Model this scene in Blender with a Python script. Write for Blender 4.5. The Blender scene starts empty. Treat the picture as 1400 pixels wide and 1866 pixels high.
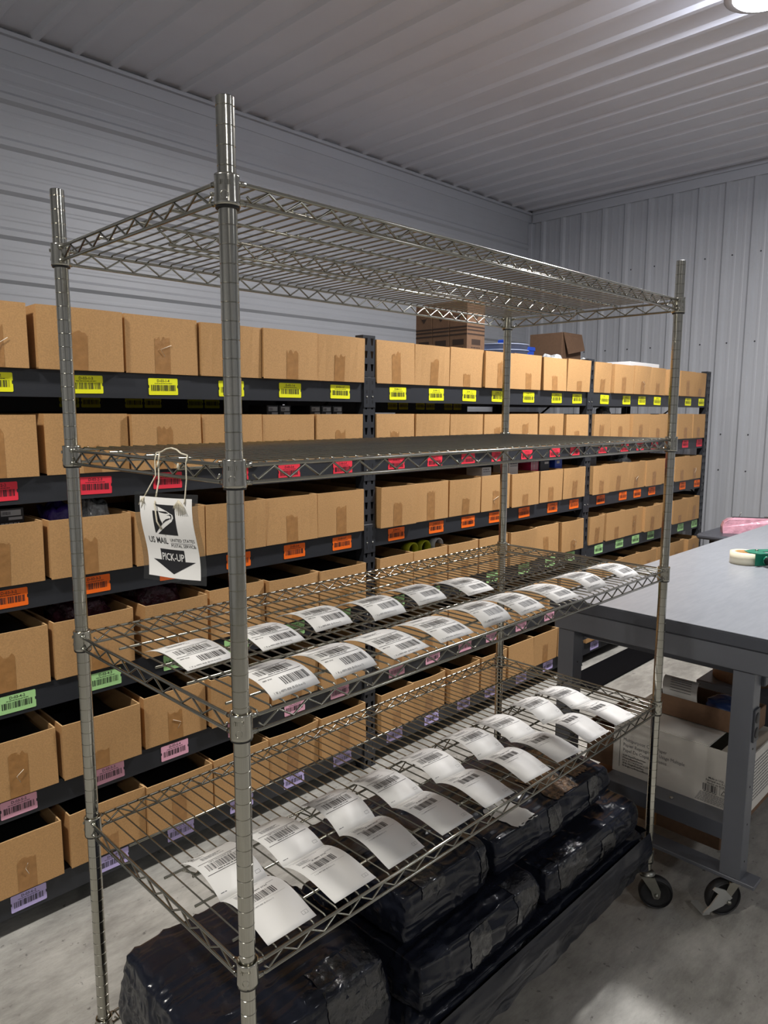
import bpy, math, random
from mathutils import Vector, Matrix, noise
PI = math.pi
SC = bpy.context.scene
COL = SC.collection
IN = .0254

# ------------------------------------------------------------------ camera
cam_d = bpy.data.cameras.new('camera')
cam = bpy.data.objects.new('camera', cam_d)
COL.objects.link(cam)
cam_d.sensor_fit = 'HORIZONTAL'
cam_d.sensor_width = 36.0
cam_d.lens = 36.0 * 1312.83 / 1400.0
cam_d.clip_start = .02
_r = Vector((0.70617595, -0.70803336, 0.00207144))
_u = Vector((0.09525583, 0.09790415, 0.99062662))
_f = Vector((0.7015995, 0.69935938, -0.13658186))
cam.matrix_world = Matrix(((_r.x, _u.x, -_f.x, -0.57708), (_r.y, _u.y, -_f.y, -0.87711), (_r.z, _u.z, -_f.z, 1.52307), (0, 0, 0, 1)))
SC.camera = cam

# ------------------------------------------------------------------ world, exposure
w = bpy.data.worlds.new('world')
SC.world = w
w.use_nodes = True
w.node_tree.nodes['Background'].inputs[0].default_value = (.5, .52, .55, 1)
w.node_tree.nodes['Background'].inputs[1].default_value = .15
SC.view_settings.view_transform = 'Standard'
SC.view_settings.look = 'None'
SC.view_settings.gamma = 1
SC.view_settings.use_curve_mapping = False
SC.view_settings.exposure = 0.0

# ceiling lamps: (x, y, power, colour)
H_CEIL = 3.49
LAMPS = [(2.85, .30, 116, (1, .975, .96)), (-1.35, .30, 62, (1, .955, .88)), (-1.35, -3.4, 28, (1, .96, .90)), (2.85, -3.6, 12, (.97, .98, 1))]  # last two are unseen fill lamps added to light the box fronts
CEIL_FILL = [(52, (.82, .87, 1)), (14, (1, .94, .91)), (24, (1, .95, .93)), (30, (.88, .92, 1))]      # unseen point light added above each lamp to brighten the ceiling

# ------------------------------------------------------------------ materials
def srgb(r, g, b):
    f = lambda c: (c / 255 / 12.92) if c / 255 <= .04045 else ((c / 255 + .055) / 1.055) ** 2.4
    return (f(r), f(g), f(b), 1)

MATS = {}
def mat(name, rgb, rough=.5, metal=0.0, var=0.0, vscale=20, bump=0.0, bscale=60, coat=0.0, alpha=1.0, stretch=None, coords='Object', detail=4, rgb2=None, spec=.5):
    m = bpy.data.materials.new(name)
    m.use_nodes = True
    nt = m.node_tree
    b = nt.nodes['Principled BSDF']
    c = srgb(*rgb)
    b.inputs['Base Color'].default_value = c
    b.inputs['Roughness'].default_value = rough
    b.inputs['Metallic'].default_value = metal
    b.inputs['Coat Weight'].default_value = coat
    b.inputs['Alpha'].default_value = alpha
    b.inputs['Specular IOR Level'].default_value = spec
    if var or bump:
        tc = nt.nodes.new('ShaderNodeTexCoord')
        mp = nt.nodes.new('ShaderNodeMapping')
        nt.links.new(tc.outputs[coords], mp.inputs[0])
        if stretch: mp.inputs['Scale'].default_value = stretch
    if var:
        n = nt.nodes.new('ShaderNodeTexNoise')
        n.inputs['Scale'].default_value = vscale
        n.inputs['Detail'].default_value = detail
        nt.links.new(mp.outputs[0], n.inputs['Vector'])
        mx = nt.nodes.new('ShaderNodeMix'); mx.data_type = 'RGBA'
        c2 = srgb(*rgb2) if rgb2 else tuple(v * (1 - var) for v in c[:3]) + (1,)
        mx.inputs['A'].default_value = c
        mx.inputs['B'].default_value = c2
        rp = nt.nodes.new('ShaderNodeMapRange')
        rp.inputs['From Min'].default_value = .35; rp.inputs['From Max'].default_value = .65
        nt.links.new(n.outputs['Fac'], rp.inputs['Value'])
        nt.links.new(rp.outputs[0], mx.inputs['Factor'])
        nt.links.new(mx.outputs['Result'], b.inputs['Base Color'])
    if bump:
        n2 = nt.nodes.new('ShaderNodeTexNoise')
        n2.inputs['Scale'].default_value = bscale
        n2.inputs['Detail'].default_value = 5
        nt.links.new(mp.outputs[0], n2.inputs['Vector'])
        bp = nt.nodes.new('ShaderNodeBump')
        bp.inputs['Strength'].default_value = bump
        bp.inputs['Distance'].default_value = .01
        nt.links.new(n2.outputs['Fac'], bp.inputs['Height'])
        nt.links.new(bp.outputs[0], b.inputs['Normal'])
    MATS[name] = m
    return m

mat('chrome', (190, 188, 178), .15, 1.0, bump=.04, bscale=8)
mat('zinc', (160, 160, 152), .34, 1.0, var=.15, vscale=60)
mat('wire', (170, 168, 157), .2, 1.0)
mat('bright_steel', (190, 192, 190), .3, .6)
mat('black_plastic', (22, 22, 24), .45)
mat('rubber', (28, 28, 30), .6, var=.3, vscale=30)
mat('beam', (42, 44, 49), .42, var=.08, vscale=9)
mat('deck', (38, 38, 40), .7)
mat('card', (194, 150, 98), .85, var=.16, vscale=240, bump=.05, bscale=300, detail=2)
mat('card_edge', (206, 168, 118), .9)
mat('tape', (172, 126, 76), .35, var=.2, vscale=40, bump=.25, bscale=25)
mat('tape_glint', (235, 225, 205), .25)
mat('steel_wall', (186, 188, 192), .42, var=.04, vscale=3)
mat('steel_ceiling', (226, 227, 233), .38, var=.04, vscale=3)
mat('trim', (188, 190, 195), .45)
mat('paper', (228, 227, 224), .6, bump=.03, bscale=40)
mat('ink', (30, 30, 34), .5)
mat('ink_grey', (92, 92, 96), .6)
mat('ink_soft', (138, 136, 136), .6)
mat('twine', (222, 214, 192), .9, var=.3, vscale=500)
mat('yellow', (246, 246, 20), .5)
mat('red', (240, 52, 72), .5)
mat('orange', (255, 112, 18), .5)
mat('green', (176, 226, 152), .5)
mat('pink', (246, 182, 204), .5)
mat('purple', (200, 186, 238), .5)
mat('bench_steel', (104, 107, 114), .38, var=.06, vscale=7, metal=.15)
mat('bench_dark', (78, 81, 89), .38, metal=.15)
mat('bench_top', (146, 150, 156), .30, var=.10, vscale=14, stretch=(1, 6, 1), metal=.1, rgb2=(138, 142, 149))
mat('strip_black', (9, 9, 12), .9, spec=.1)
mat('bag', (25, 28, 38), .22, spec=.28, coat=.08)
def folds(m, sc, dist, strength):      # crisp pulled creases in plastic film
    nt = MATS[m].node_tree; b = nt.nodes['Principled BSDF']
    tc = nt.nodes.new('ShaderNodeTexCoord'); prev = None
    for k, (rot, st, s_) in enumerate((((.3, .5, .35), (.35, 1.6, 1.6), 7.0), ((-.6, .2, -.5), (1.5, .5, 1.5), 5.5), ((.2, -.3, .1), (.25, 4.0, 4.0), 11))):
        mp = nt.nodes.new('ShaderNodeMapping'); mp.inputs['Rotation'].default_value = rot; mp.inputs['Scale'].default_value = st
        nt.links.new(tc.outputs['Object'], mp.inputs[0])
        n = nt.nodes.new('ShaderNodeTexNoise'); n.noise_type = 'RIDGED_MULTIFRACTAL'
        n.inputs['Scale'].default_value = s_ * sc; n.inputs['Detail'].default_value = 2.5; n.inputs['Roughness'].default_value = .45
        nt.links.new(mp.outputs[0], n.inputs['Vector'])
        bp = nt.nodes.new('ShaderNodeBump'); bp.inputs['Strength'].default_value = strength; bp.inputs['Distance'].default_value = dist
        nt.links.new(n.outputs['Fac'], bp.inputs['Height'])
        if prev: nt.links.new(prev.outputs[0], bp.inputs['Normal'])
        prev = bp
    nt.links.new(prev.outputs[0], b.inputs['Normal'])
folds('bag', 1.0, .010, .8)
mat('clear_tape', (30, 32, 39), .10, bump=1.0, bscale=36, coat=.6, var=.7, vscale=50)
mat('brown_tape', (120, 92, 66), .2, bump=1.0, bscale=80, coat=.5, var=.8, vscale=80)
mat('kraft_dark', (120, 92, 70), .85, var=.12, vscale=60)
mat('kraft_print', (58, 44, 36), .85)
mat('carton_white', (214, 211, 204), .6, var=.05, vscale=12)
mat('carton_inside', (168, 160, 148), .85)
mat('blue_plastic', (32, 78, 190), .35)
mat('dark_blue', (26, 44, 84), .4)
mat('pale_blue', (176, 188, 214), .4)
mat('green_tool', (14, 112, 86), .3)
mat('cream_tape', (226, 220, 196), .3)
mat('outlet', (60, 62, 68), .4)
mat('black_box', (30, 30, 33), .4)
mat('grey_print', (170, 170, 172), .6)
mat('purple_bag', (64, 44, 130), .35, bump=.5, bscale=50)
mat('maroon_bag', (70, 32, 48), .25, bump=.8, bscale=50, var=.5, vscale=60)
mat('clear_bag', (186, 190, 192), .18, bump=1.0, bscale=60, var=.5, vscale=70, coat=.5)
mat('magenta', (196, 40, 90), .4)
mat('slate_box', (60, 66, 76), .5)
mat('yellow_green', (190, 196, 40), .4)
mat('foam_white', (225, 225, 225), .5)
mat('lamp_metal', (200, 200, 204), .4, metal=.5)

def glassy(name, rgb, opac, rough=.08):
    m = bpy.data.materials.new(name); m.use_nodes = True
    nt = m.node_tree; nt.nodes.clear()
    o = nt.nodes.new('ShaderNodeOutputMaterial')
    mx = nt.nodes.new('ShaderNodeMixShader')
    t = nt.nodes.new('ShaderNodeBsdfTransparent')
    t.inputs[0].default_value = srgb(*rgb)
    g = nt.nodes.new('ShaderNodeBsdfGlossy'); g.inputs['Roughness'].default_value = rough
    mx.inputs[0].default_value = opac
    nt.links.new(t.outputs[0], mx.inputs[1]); nt.links.new(g.outputs[0], mx.inputs[2])
    nt.links.new(mx.outputs[0], o.inputs[0])
    MATS[name] = m
glassy('laminate', (236, 236, 232), .07)
glassy('tape_film', (205, 200, 190), .12, .2)
mat('pink_vinyl', (244, 182, 200), .18, coat=.6, bump=.8, bscale=26, var=.25, vscale=22)

def emit(name, rgb, s):
    m = bpy.data.materials.new(name); m.use_nodes = True
    b = m.node_tree.nodes['Principled BSDF']
    b.inputs['Emission Color'].default_value = srgb(*rgb)
    b.inputs['Emission Strength'].default_value = s
    MATS[name] = m
emit('lens', (250, 250, 255), 14)

# concrete floor
def concrete():
    m = bpy.data.materials.new('concrete'); m.use_nodes = True
    nt = m.node_tree; b = nt.nodes['Principled BSDF']
    tc = nt.nodes.new('ShaderNodeTexCoord')
    def noi(scale, detail, rough=.6, vec=None):
        n = nt.nodes.new('ShaderNodeTexNoise')
        n.inputs['Scale'].default_value = scale; n.inputs['Detail'].default_value = detail; n.inputs['Roughness'].default_value = rough
        nt.links.new(vec or tc.outputs['Object'], n.inputs['Vector'])
        return n
    mp = nt.nodes.new('ShaderNodeMapping'); mp.inputs['Scale'].default_value = (1, 3, 1); mp.inputs['Rotation'].default_value = (0, 0, .5)
    nt.links.new(tc.outputs['Object'], mp.inputs[0])
    n1 = noi(3, 6); n2 = noi(7, 9, .75, mp.outputs[0]); n3 = noi(38, 3)
    r1 = nt.nodes.new('ShaderNodeValToRGB')
    r1.color_ramp.elements[0].position = .40; r1.color_ramp.elements[0].color = srgb(134, 132, 126)
    r1.color_ramp.elements[1].position = .62; r1.color_ramp.elements[1].color = srgb(182, 180, 173)
    mx0 = nt.nodes.new('ShaderNodeMath'); mx0.operation = 'ADD'
    m5 = nt.nodes.new('ShaderNodeMath'); m5.operation = 'MULTIPLY'; m5.inputs[1].default_value = .5
    nt.links.new(n1.outputs['Fac'], mx0.inputs[0]); nt.links.new(n2.outputs['Fac'], mx0.inputs[1])
    nt.links.new(mx0.outputs[0], m5.inputs[0]); nt.links.new(m5.outputs[0], r1.inputs[0])
    r2 = nt.nodes.new('ShaderNodeValToRGB')
    r2.color_ramp.elements[0].position = .64; r2.color_ramp.elements[0].color = (0, 0, 0, 1)
    r2.color_ramp.elements[1].position = .74; r2.color_ramp.elements[1].color = (1, 1, 1, 1)
    nt.links.new(n3.outputs['Fac'], r2.inputs[0])
    mx = nt.nodes.new('ShaderNodeMix'); mx.data_type = 'RGBA'
    nt.links.new(r2.outputs[0], mx.inputs['Factor'])
    nt.links.new(r1.outputs[0], mx.inputs['A']); mx.inputs['B'].default_value = srgb(92, 90, 86)
    nt.links.new(mx.outputs['Result'], b.inputs['Base Color'])
    b.inputs['Roughness'].default_value = .55
    bp = nt.nodes.new('ShaderNodeBump'); bp.inputs['Strength'].default_value = .3; bp.inputs['Distance'].default_value = .01
    nt.links.new(n2.outputs['Fac'], bp.inputs['Height']); nt.links.new(bp.outputs[0], b.inputs['Normal'])
    MATS['concrete'] = m
concrete()

# ------------------------------------------------------------------ mesh helpers
class MB:
    def __init__(s): s.v = []; s.f = []; s.m = []; s.mats = []; s.smooth = []
    def mi(s, m):
        if m not in s.mats: s.mats.append(m)
        return s.mats.index(m)
    def add(s, verts, faces, m, T=None, smooth=False):
        b = len(s.v); k = s.mi(m)
        s.v += [tuple(T @ Vector(p)) if T else tuple(p) for p in verts]
        for f in faces:
            s.f.append(tuple(i + b for i in f)); s.m.append(k); s.smooth.append(smooth)
        return s
    def box(s, x0, x1, y0, y1, z0, z1, m, T=None):
        v = [(x, y, z) for z in (z0, z1) for y in (y0, y1) for x in (x0, x1)]
        f = [(0, 2, 3, 1), (4, 5, 7, 6), (0, 1, 5, 4), (2, 6, 7, 3), (0, 4, 6, 2), (1, 3, 7, 5)]
        return s.add(v, f, m, T)
    def bev(s, x0, x1, y0, y1, z0, z1, m, b=.003, T=None):      # box with chamfered edges
        v = []; 
        for sx, X, dx in ((0, x0, b), (1, x1, -b)):
            for sy, Y, dy in ((0, y0, b), (1, y1, -b)):
                for sz, Z, dz in ((0, z0, b), (1, z1, -b)):
                    v += [(X, Y + dy, Z + dz), (X + dx, Y, Z + dz), (X + dx, Y + dy, Z)]
        def i(sx, sy, sz, a): return (sx * 4 + sy * 2 + sz) * 3 + a
        f = []
        f += [(i(0,0,0,0), i(0,0,1,0), i(0,1,1,0), i(0,1,0,0)), (i(1,0,0,0), i(1,1,0,0), i(1,1,1,0), i(1,0,1,0))]
        f += [(i(0,0,0,1), i(1,0,0,1), i(1,0,1,1), i(0,0,1,1)), (i(0,1,0,1), i(0,1,1,1), i(1,1,1,1), i(1,1,0,1))]
        f += [(i(0,0,0,2), i(0,1,0,2), i(1,1,0,2), i(1,0,0,2)), (i(0,0,1,2), i(1,0,1,2), i(1,1,1,2), i(0,1,1,2))]
        for a in (0, 1):
            for c in (0, 1):
                f += [(i(a,c,0,0), i(a,c,1,0), i(a,c,1,1), i(a,c,0,1)), (i(a,0,c,0), i(a,1,c,0), i(a,1,c,2), i(a,0,c,2)), (i(0,a,c,1), i(1,a,c,1), i(1,a,c,2), i(0,a,c,2))]
                for d in (0, 1): f.append((i(a,c,d,0), i(a,c,d,1), i(a,c,d,2)))
        return s.add(v, f, m, T)
    def tube(s, pts, r, m, n=6, caps=True, T=None):
        pts = [Vector(p) for p in pts]; V = []; F = []
        up = Vector((0, 0, 1))
        for k, p in enumerate(pts):
            d = (pts[min(k + 1, len(pts) - 1)] - pts[max(k - 1, 0)]).normalized()
            a = d.cross(up)
            if a.length < .05: a = d.cross(Vector((1, 0, 0)))
            a.normalize(); c = d.cross(a)
            for j in range(n):
                t = 2 * PI * j / n
                V.append(p + a * (r * math.cos(t)) + c * (r * math.sin(t)))
        for k in range(len(pts) - 1):
            for j in range(n):
                F.append((k * n + j, k * n + (j + 1) % n, (k + 1) * n + (j + 1) % n, (k + 1) * n + j))
        if caps: F += [tuple(range(n))[::-1], tuple(range((len(pts) - 1) * n, len(pts) * n))]
        return s.add(V, F, m, T, smooth=True)
    def lathe(s, prof, m, n=20, T=None, smooth=True, closed=False, caps=True):  # prof: (r, z)
        V = [(r * math.cos(2 * PI * j / n), r * math.sin(2 * PI * j / n), z) for r, z in prof for j in range(n)]
        L = len(prof); F = []
        for k in range(L if closed else L - 1):
            k2 = (k + 1) % L
            for j in range(n):
                F.append((k * n + j, k * n + (j + 1) % n, k2 * n + (j + 1) % n, k2 * n + j))
        if not closed and caps:
            if prof[0][0] > 0: F.append(tuple(range(n))[::-1])
            if prof[-1][0] > 0: F.append(tuple(range((L - 1) * n, L * n)))
        return s.add(V, F, m, T, smooth)
    def poly(s, pts, y0, y1, m, T=None, axis='y'):   # extruded outline (a, b) between two depths
        n = len(pts)
        if axis == 'y': V = [(a, y0, b) for a, b in pts] + [(a, y1, b) for a, b in pts]
        elif axis == 'x': V = [(y0, a, b) for a, b in pts] + [(y1, a, b) for a, b in pts]
        else: V = [(a, b, y0) for a, b in pts] + [(a, b, y1) for a, b in pts]
        F = [tuple(range(n)), tuple(range(n, 2 * n))[::-1]] + [(j, n + j, n + (j + 1) % n, (j + 1) % n) for j in range(n)]
        return s.add(V, F, m, T)
    def mesh(s, name):
        me = bpy.data.meshes.new(name)
        me.from_pydata(s.v, [], s.f)
        for m in s.mats: me.materials.append(MATS[m])
        me.polygons.foreach_set('material_index', s.m)
        me.polygons.foreach_set('use_smooth', s.smooth)
        me.update()
        return me
    def obj(s, name, parent=None, loc=None, recalc=False):
        me = s.mesh(name)
        if recalc:
            import bmesh
            bm = bmesh.new(); bm.from_mesh(me); bmesh.ops.recalc_face_normals(bm, faces=bm.faces); bm.to_mesh(me); bm.free()
        return link(name, me, parent, loc)

def link(name, me, parent=None, loc=None, rot=None):
    o = bpy.data.objects.new(name, me); COL.objects.link(o)
    if parent: o.parent = parent
    if loc: o.location = loc
    if rot: o.rotation_euler = rot
    return o
def tag(o, label=None, cat=None, group=None, kind=None):
    if label: o['label'] = label
    if cat: o['category'] = cat
    if group: o['group'] = group
    if kind: o['kind'] = kind
    return o
def empty(name, loc=(0, 0, 0), rz=0):
    o = bpy.data.objects.new(name, None); COL.objects.link(o)
    o.location = loc; o.rotation_euler = (0, 0, rz); o.empty_display_size = .05
    return o

# glyphs: flat meshes cached per character
GL = {}
def glyph(ch, bold):
    k = (ch, bold)
    if k in GL: return GL[k]
    def ev(s):
        c = bpy.data.curves.new('g', 'FONT'); c.body = s; c.size = 1; c.resolution_u = 2
        if bold: c.offset = .010
        o = bpy.data.objects.new('g', c); COL.objects.link(o)
        dg = bpy.context.evaluated_depsgraph_get()
        me = bpy.data.meshes.new_from_object(o.evaluated_get(dg))
        v = [(p.co.x, p.co.y) for p in me.vertices]; f = [tuple(q.vertices) for q in me.polygons]
        bpy.data.meshes.remove(me); bpy.data.objects.remove(o); bpy.data.curves.remove(c)
        return v, f
    if ch == ' ': GL[k] = ([], [], .3); return GL[k]
    v, f = ev(ch)
    wv, _ = ev('|' + ch + '|'); wb, _ = ev('||')
    adv = (max(p[0] for p in wv) - min(p[0] for p in wv)) - (max(p[0] for p in wb) - min(p[0] for p in wb))
    GL[k] = (v, f, adv)
    return GL[k]
def text_flat(s, size, bold=False, align='l', sx=1.0):
    V = []; F = []; x = 0
    for ch in s:
        v, f, a = glyph(ch, bold)
        b = len(V)
        V += [((p[0] + x) * size * sx, p[1] * size) for p in v]; F += [tuple(i + b for i in q) for q in f]
        x += a
    wd = x * size * sx
    off = {'l': 0, 'c': -wd / 2, 'r': -wd}[align]
    return [(p[0] + off, p[1]) for p in V], F
for _c in 'D-0123456789USMAILNITEDSTATESPOSTALSERVICEPICK-UP#GKX':
    glyph(_c, True); glyph(_c, False)

class Print:      # flat print laid on a surface given by P(u, v, offset) -> xyz
    def __init__(s, mb, P, off=.0004): s.mb = mb; s.P = P; s.off = off
    maxlen = None
    def put(s, V, F, m, k=1):
        if s.maxlen:
            from mathutils.geometry import tessellate_polygon
            V = list(V); T = []
            for f in F:
                if len(f) == 3: T.append(tuple(f))
                else: T += [tuple(f[i] for i in t) for t in tessellate_polygon([[Vector((V[i][0], V[i][1], 0)) for i in f]])]
            out = []; mid = {}
            def M(a, b):
                q = (min(a, b), max(a, b))
                if q not in mid: V.append(((V[a][0] + V[b][0]) / 2, (V[a][1] + V[b][1]) / 2)); mid[q] = len(V) - 1
                return mid[q]
            while T:
                a, b, c = T.pop()
                L = [math.dist(V[a], V[b]), math.dist(V[b], V[c]), math.dist(V[c], V[a])]
                if max(L) <= s.maxlen: out.append((a, b, c)); continue
                i = L.index(max(L)); a, b, c = ((a, b, c), (b, c, a), (c, a, b))[i]
                m_ = M(a, b); T += [(a, m_, c), (m_, b, c)]
            F = []
            for a, b, c in out:       # keep every face turned to the reader
                cr = (V[b][0] - V[a][0]) * (V[c][1] - V[a][1]) - (V[b][1] - V[a][1]) * (V[c][0] - V[a][0])
                F.append((a, b, c) if cr > 0 else (a, c, b))
        s.mb.add([s.P(a, b, s.off * k) for a, b in V], F, m)
    def rect(s, x0, y0, x1, y1, m, n=1, k=1):
        V = []; F = []
        for i in range(n + 1):
            y = y0 + (y1 - y0) * i / n; V += [(x0, y), (x1, y)]
        for i in range(n): F.append((2 * i, 2 * i + 1, 2 * i + 3, 2 * i + 2))
        s.put(V, F, m, k)
    def text(s, x, y, t, size, m='ink', bold=False, align='l', sx=1.0, k=1):
        V, F = text_flat(t, size, bold, align, sx); s.put([(a + x, b + y) for a, b in V], F, m, k)
    def bars(s, x0, y0, x1, y1, m='ink', seed=1, n=1, unit=.00045):
        rd = random.Random(seed); x = x0
        while x < x1:
            wb = unit * rd.choice((1, 1, 2, 3)); 
            if x + wb > x1: break
            s.rect(x, y0, x + wb, y1, m, n)
            x += wb + unit * rd.choice((1, 1, 2, 3))
    def words(s, x0, y, x1, h, m='ink_grey', seed=1):
        rd = random.Random(seed); x = x0
        while x < x1:
            wl = min(rd.uniform(2, 6) * h, x1 - x)
            s.rect(x, y, x + wl, y + h, m); x += wl + h * .8

# ------------------------------------------------------------------ room
YB, XR, XL, YF = 3.37, 5.74, -4.2, -6.0
def ribs(lo, hi, start, pitch, minor=True):          # profile along one axis: (position, depth towards the room)
    out = [(lo, 0)]
    p = start
    while p - pitch > lo: p -= pitch
    while p < hi - .03:
        if p - .035 > out[-1][0]:
            out += [(p - .032, 0), (p - .014, .019), (p + .014, .019), (p + .032, 0)]
            if minor and p + pitch < hi:
                for q in (.34, .66):
                    c = p + pitch * q
                    if c + .02 < hi: out += [(c - .014, 0), (c - .006, .0016), (c + .006, .0016), (c + .014, 0)]
        p += pitch
    out.append((hi, 0))
    return out
def sheet(name, prof, fn, m, lo, hi, parent=None):
    V = []; F = []
    for a, d in prof: V += [fn(a, d, lo), fn(a, d, hi)]
    for k in range(len(prof) - 1): F.append((2 * k, 2 * k + 1, 2 * k + 3, 2 * k + 2))
    b = MB(); b.add(V, F, m)
    # backing skin gives the sheet real thickness
    a0, a1 = prof[0][0], prof[-1][0]
    b.add([fn(a0, -.06, lo), fn(a0, -.06, hi), fn(a1, -.06, hi), fn(a1, -.06, lo)], [(0, 1, 2, 3)], m)
    o = b.obj(name, parent)
    return tag(o, kind='structure')
MB().box(XL - .1, XR + .1, YF - .1, YB + .1, -.1, 0, 'concrete').obj('floor')['kind'] = 'structure'
sheet('wall_back', ribs(0, H_CEIL - .10, 3.150 - .2286 * 9, .2286), lambda a, d, t: (t, YB - d, a), 'steel_wall', XL, XR)
sheet('wall_right', ribs(YF, YB, 3.005, .2178), lambda a, d, t: (XR - d, a, t), 'steel_wall', 0, H_CEIL)
sheet('wall_left', ribs(YF, YB, 3.0, .2286), lambda a, d, t: (XL + d, a, t), 'steel_wall', 0, H_CEIL)
sheet('wall_front', ribs(XL, XR, 0, .2286), lambda a, d, t: (a, YF + d, t), 'steel_wall', 0, H_CEIL)
sheet('ceiling', ribs(XL, XR, 1.032, .2178, False), lambda a, d, t: (a, t, H_CEIL - d), 'steel_ceiling', YF, YB)
t = MB(); t.bev(XL, XR, YB - .006, YB + .01, 3.385, H_CEIL, 'trim', .002); t.box(XL, XR, YB - .032, YB, H_CEIL - .038, H_CEIL - .018, 'trim'); t.obj('trim_1')['kind'] = 'structure'
t = MB(); t.bev(XR - .024, XR + .01, YF, YB - .034, 3.375, 3.452, 'trim', .002); t.bev(XR - .03, XR + .01, YF, YB - .034, 3.453, H_CEIL - .0005, 'trim', .002); t.obj('trim_2')['kind'] = 'structure'
t = MB(); t.bev(XR - .05, XR - .0, YB - .05, YB, 0, 3.37, 'trim', .004); t.obj('trim_3')['kind'] = 'structure'
# a few screw heads on the right wall
sh = MB(); rd = random.Random(5)
for k in range(9):
    for z in (.35, 1.05, 1.35, 2.1, 2.8):
        sh.lathe([(.006, 0), (.006, .004), (0, .006)], 'outlet', 8, Matrix.Translation((XR - .001, 3.005 - .2178 * k * 1.0 - .06, z)) @ Matrix.Rotation(-PI / 2, 4, 'Y'))
tag(sh.obj('panel_screws', bpy.data.objects['wall_right']), kind='stuff')

# ------------------------------------------------------------------ ceiling lamps
def lamp(i, x, y, pw, col):
    L = empty('high_bay_lamp', (x, y, 3.25))
    tag(L, ['round high-bay lamp glowing under the ceiling at the top right corner', 'round lamp over the left end of the shelving, out of frame', 'added fill lamp behind the viewer on the left, out of frame', 'added fill lamp behind the viewer on the right, out of frame'][i], 'ceiling lamp', 'high-bay lamps under the ceiling')
    h = MB(); h.lathe([(.155, 0), (.163, .004), (.163, .02), (.15, .035), (.12, .05), (.10, .10), (.05, .115), (.02, .12), (.012, .24)], 'lamp_metal', 32)
    h.obj('housing', L, (0, 0, 0))
    f = MB()
    for k in range(24):
        f.box(.118, .157, -.002, .002, .022, .075, 'lamp_metal', Matrix.Rotation(2 * PI * k / 24, 4, 'Z'))
    f.obj('cooling_fins', L)
    l = MB(); l.lathe([(.13, -.001), (.118, -.012), (.07, -.02), (0, -.022)], 'lens', 32); l.obj('lens', L)
    d = bpy.data.lights.new('lamp_light', 'AREA'); d.shape = 'DISK'; d.size = .26; d.energy = pw; d.color = col
    o = bpy.data.objects.new('lamp_light', d); COL.objects.link(o); o.parent = L; o.location = (0, 0, -.03)
    d = bpy.data.lights.new('ceiling_fill', 'POINT'); d.shadow_soft_size = .06; d.energy = CEIL_FILL[i][0]; d.color = CEIL_FILL[i][1]  # uplight added only to brighten the ceiling
    o = bpy.data.objects.new('ceiling_fill', d); COL.objects.link(o); o.parent = L; o.location = (0, 0, .19)
for i, a in enumerate(LAMPS): lamp(i, *a)

# ------------------------------------------------------------------ long boltless shelving with the barcode tags
UX = [-.285, 1.4665, 3.230, 4.96]
LEV = [1.641, 1.344, 1.044, .740, .430, .135]         # top of each front beam
BH = .076
YF0, YR0 = 1.25, 1.86
TAGC = ['yellow', 'red', 'orange', 'green', 'pink', 'purple']
SHELF = tag(empty('shelving_rack', (0, YF0, 0)), 'long black boltless steel shelving with six levels of open cardboard boxes and coloured barcode tags', 'shelving')
def upright_mesh(h=1.83):
    b = MB(); w2 = .033; cell = .0508; n = int(h / cell)
    # perforated face (facing -y) built as strips around tapered slots
    for k in range(n):
        z0 = k * cell; z1 = z0 + cell
        for c in (-.0165, .0165):
            hx = [(c - .0085, z0 + .040), (c + .0085, z0 + .040), (c + .004, z0 + .012), (c - .004, z0 + .012)]
            xl, xr = (c - .0165, c + .0165)
            o = [(xl, z1), (xr, z1), (xr, z0), (xl, z0)]
            V = [(x, 0, z) for x, z in o] + [(x, 0, z) for x, z in hx] + [(x, .0025, z) for x, z in hx]
            F = [(j, (j + 1) % 4, 4 + (j + 1) % 4, 4 + j) for j in range(4)] + [(4 + j, 4 + (j + 1) % 4, 8 + (j + 1) % 4, 8 + j) for j in range(4)]
            b.add(V, F, 'beam')
    zt = n * cell
    for s in (-1, 1): b.box(s * w2 - .001, s * w2 + .001, 0, .045, 0, zt, 'beam')
    b.box(-.002, .002, .002, .03, 0, zt, 'beam')
    b.box(-w2 - .004, w2 + .004, -.002, .05, -.0, .004, 'beam')
    return b.mesh('upright')
um = upright_mesh()
for x in UX:
    link('upright', um, SHELF, (x, -.004, 0))
    r = link('upright', um, SHELF, (x, YR0 - YF0 + .05, 0)); r.rotation_euler = (0, 0, PI)
    g = MB()                                           # side lacing between front and rear post, with rows of holes
    for z in (.12, .5, .9, 1.3, 1.7): g.box(-.012, .012, .045, .565, z, z + .035, 'beam')
    for a, c in ((.14, .52), (.92, .54), (.92, 1.32), (1.72, 1.34)): g.tube([(0, .045, a), (0, .565, c)], .006, 'beam', 5)
    g.obj('side_brace', SHELF, (x, 0, 0))
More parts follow.
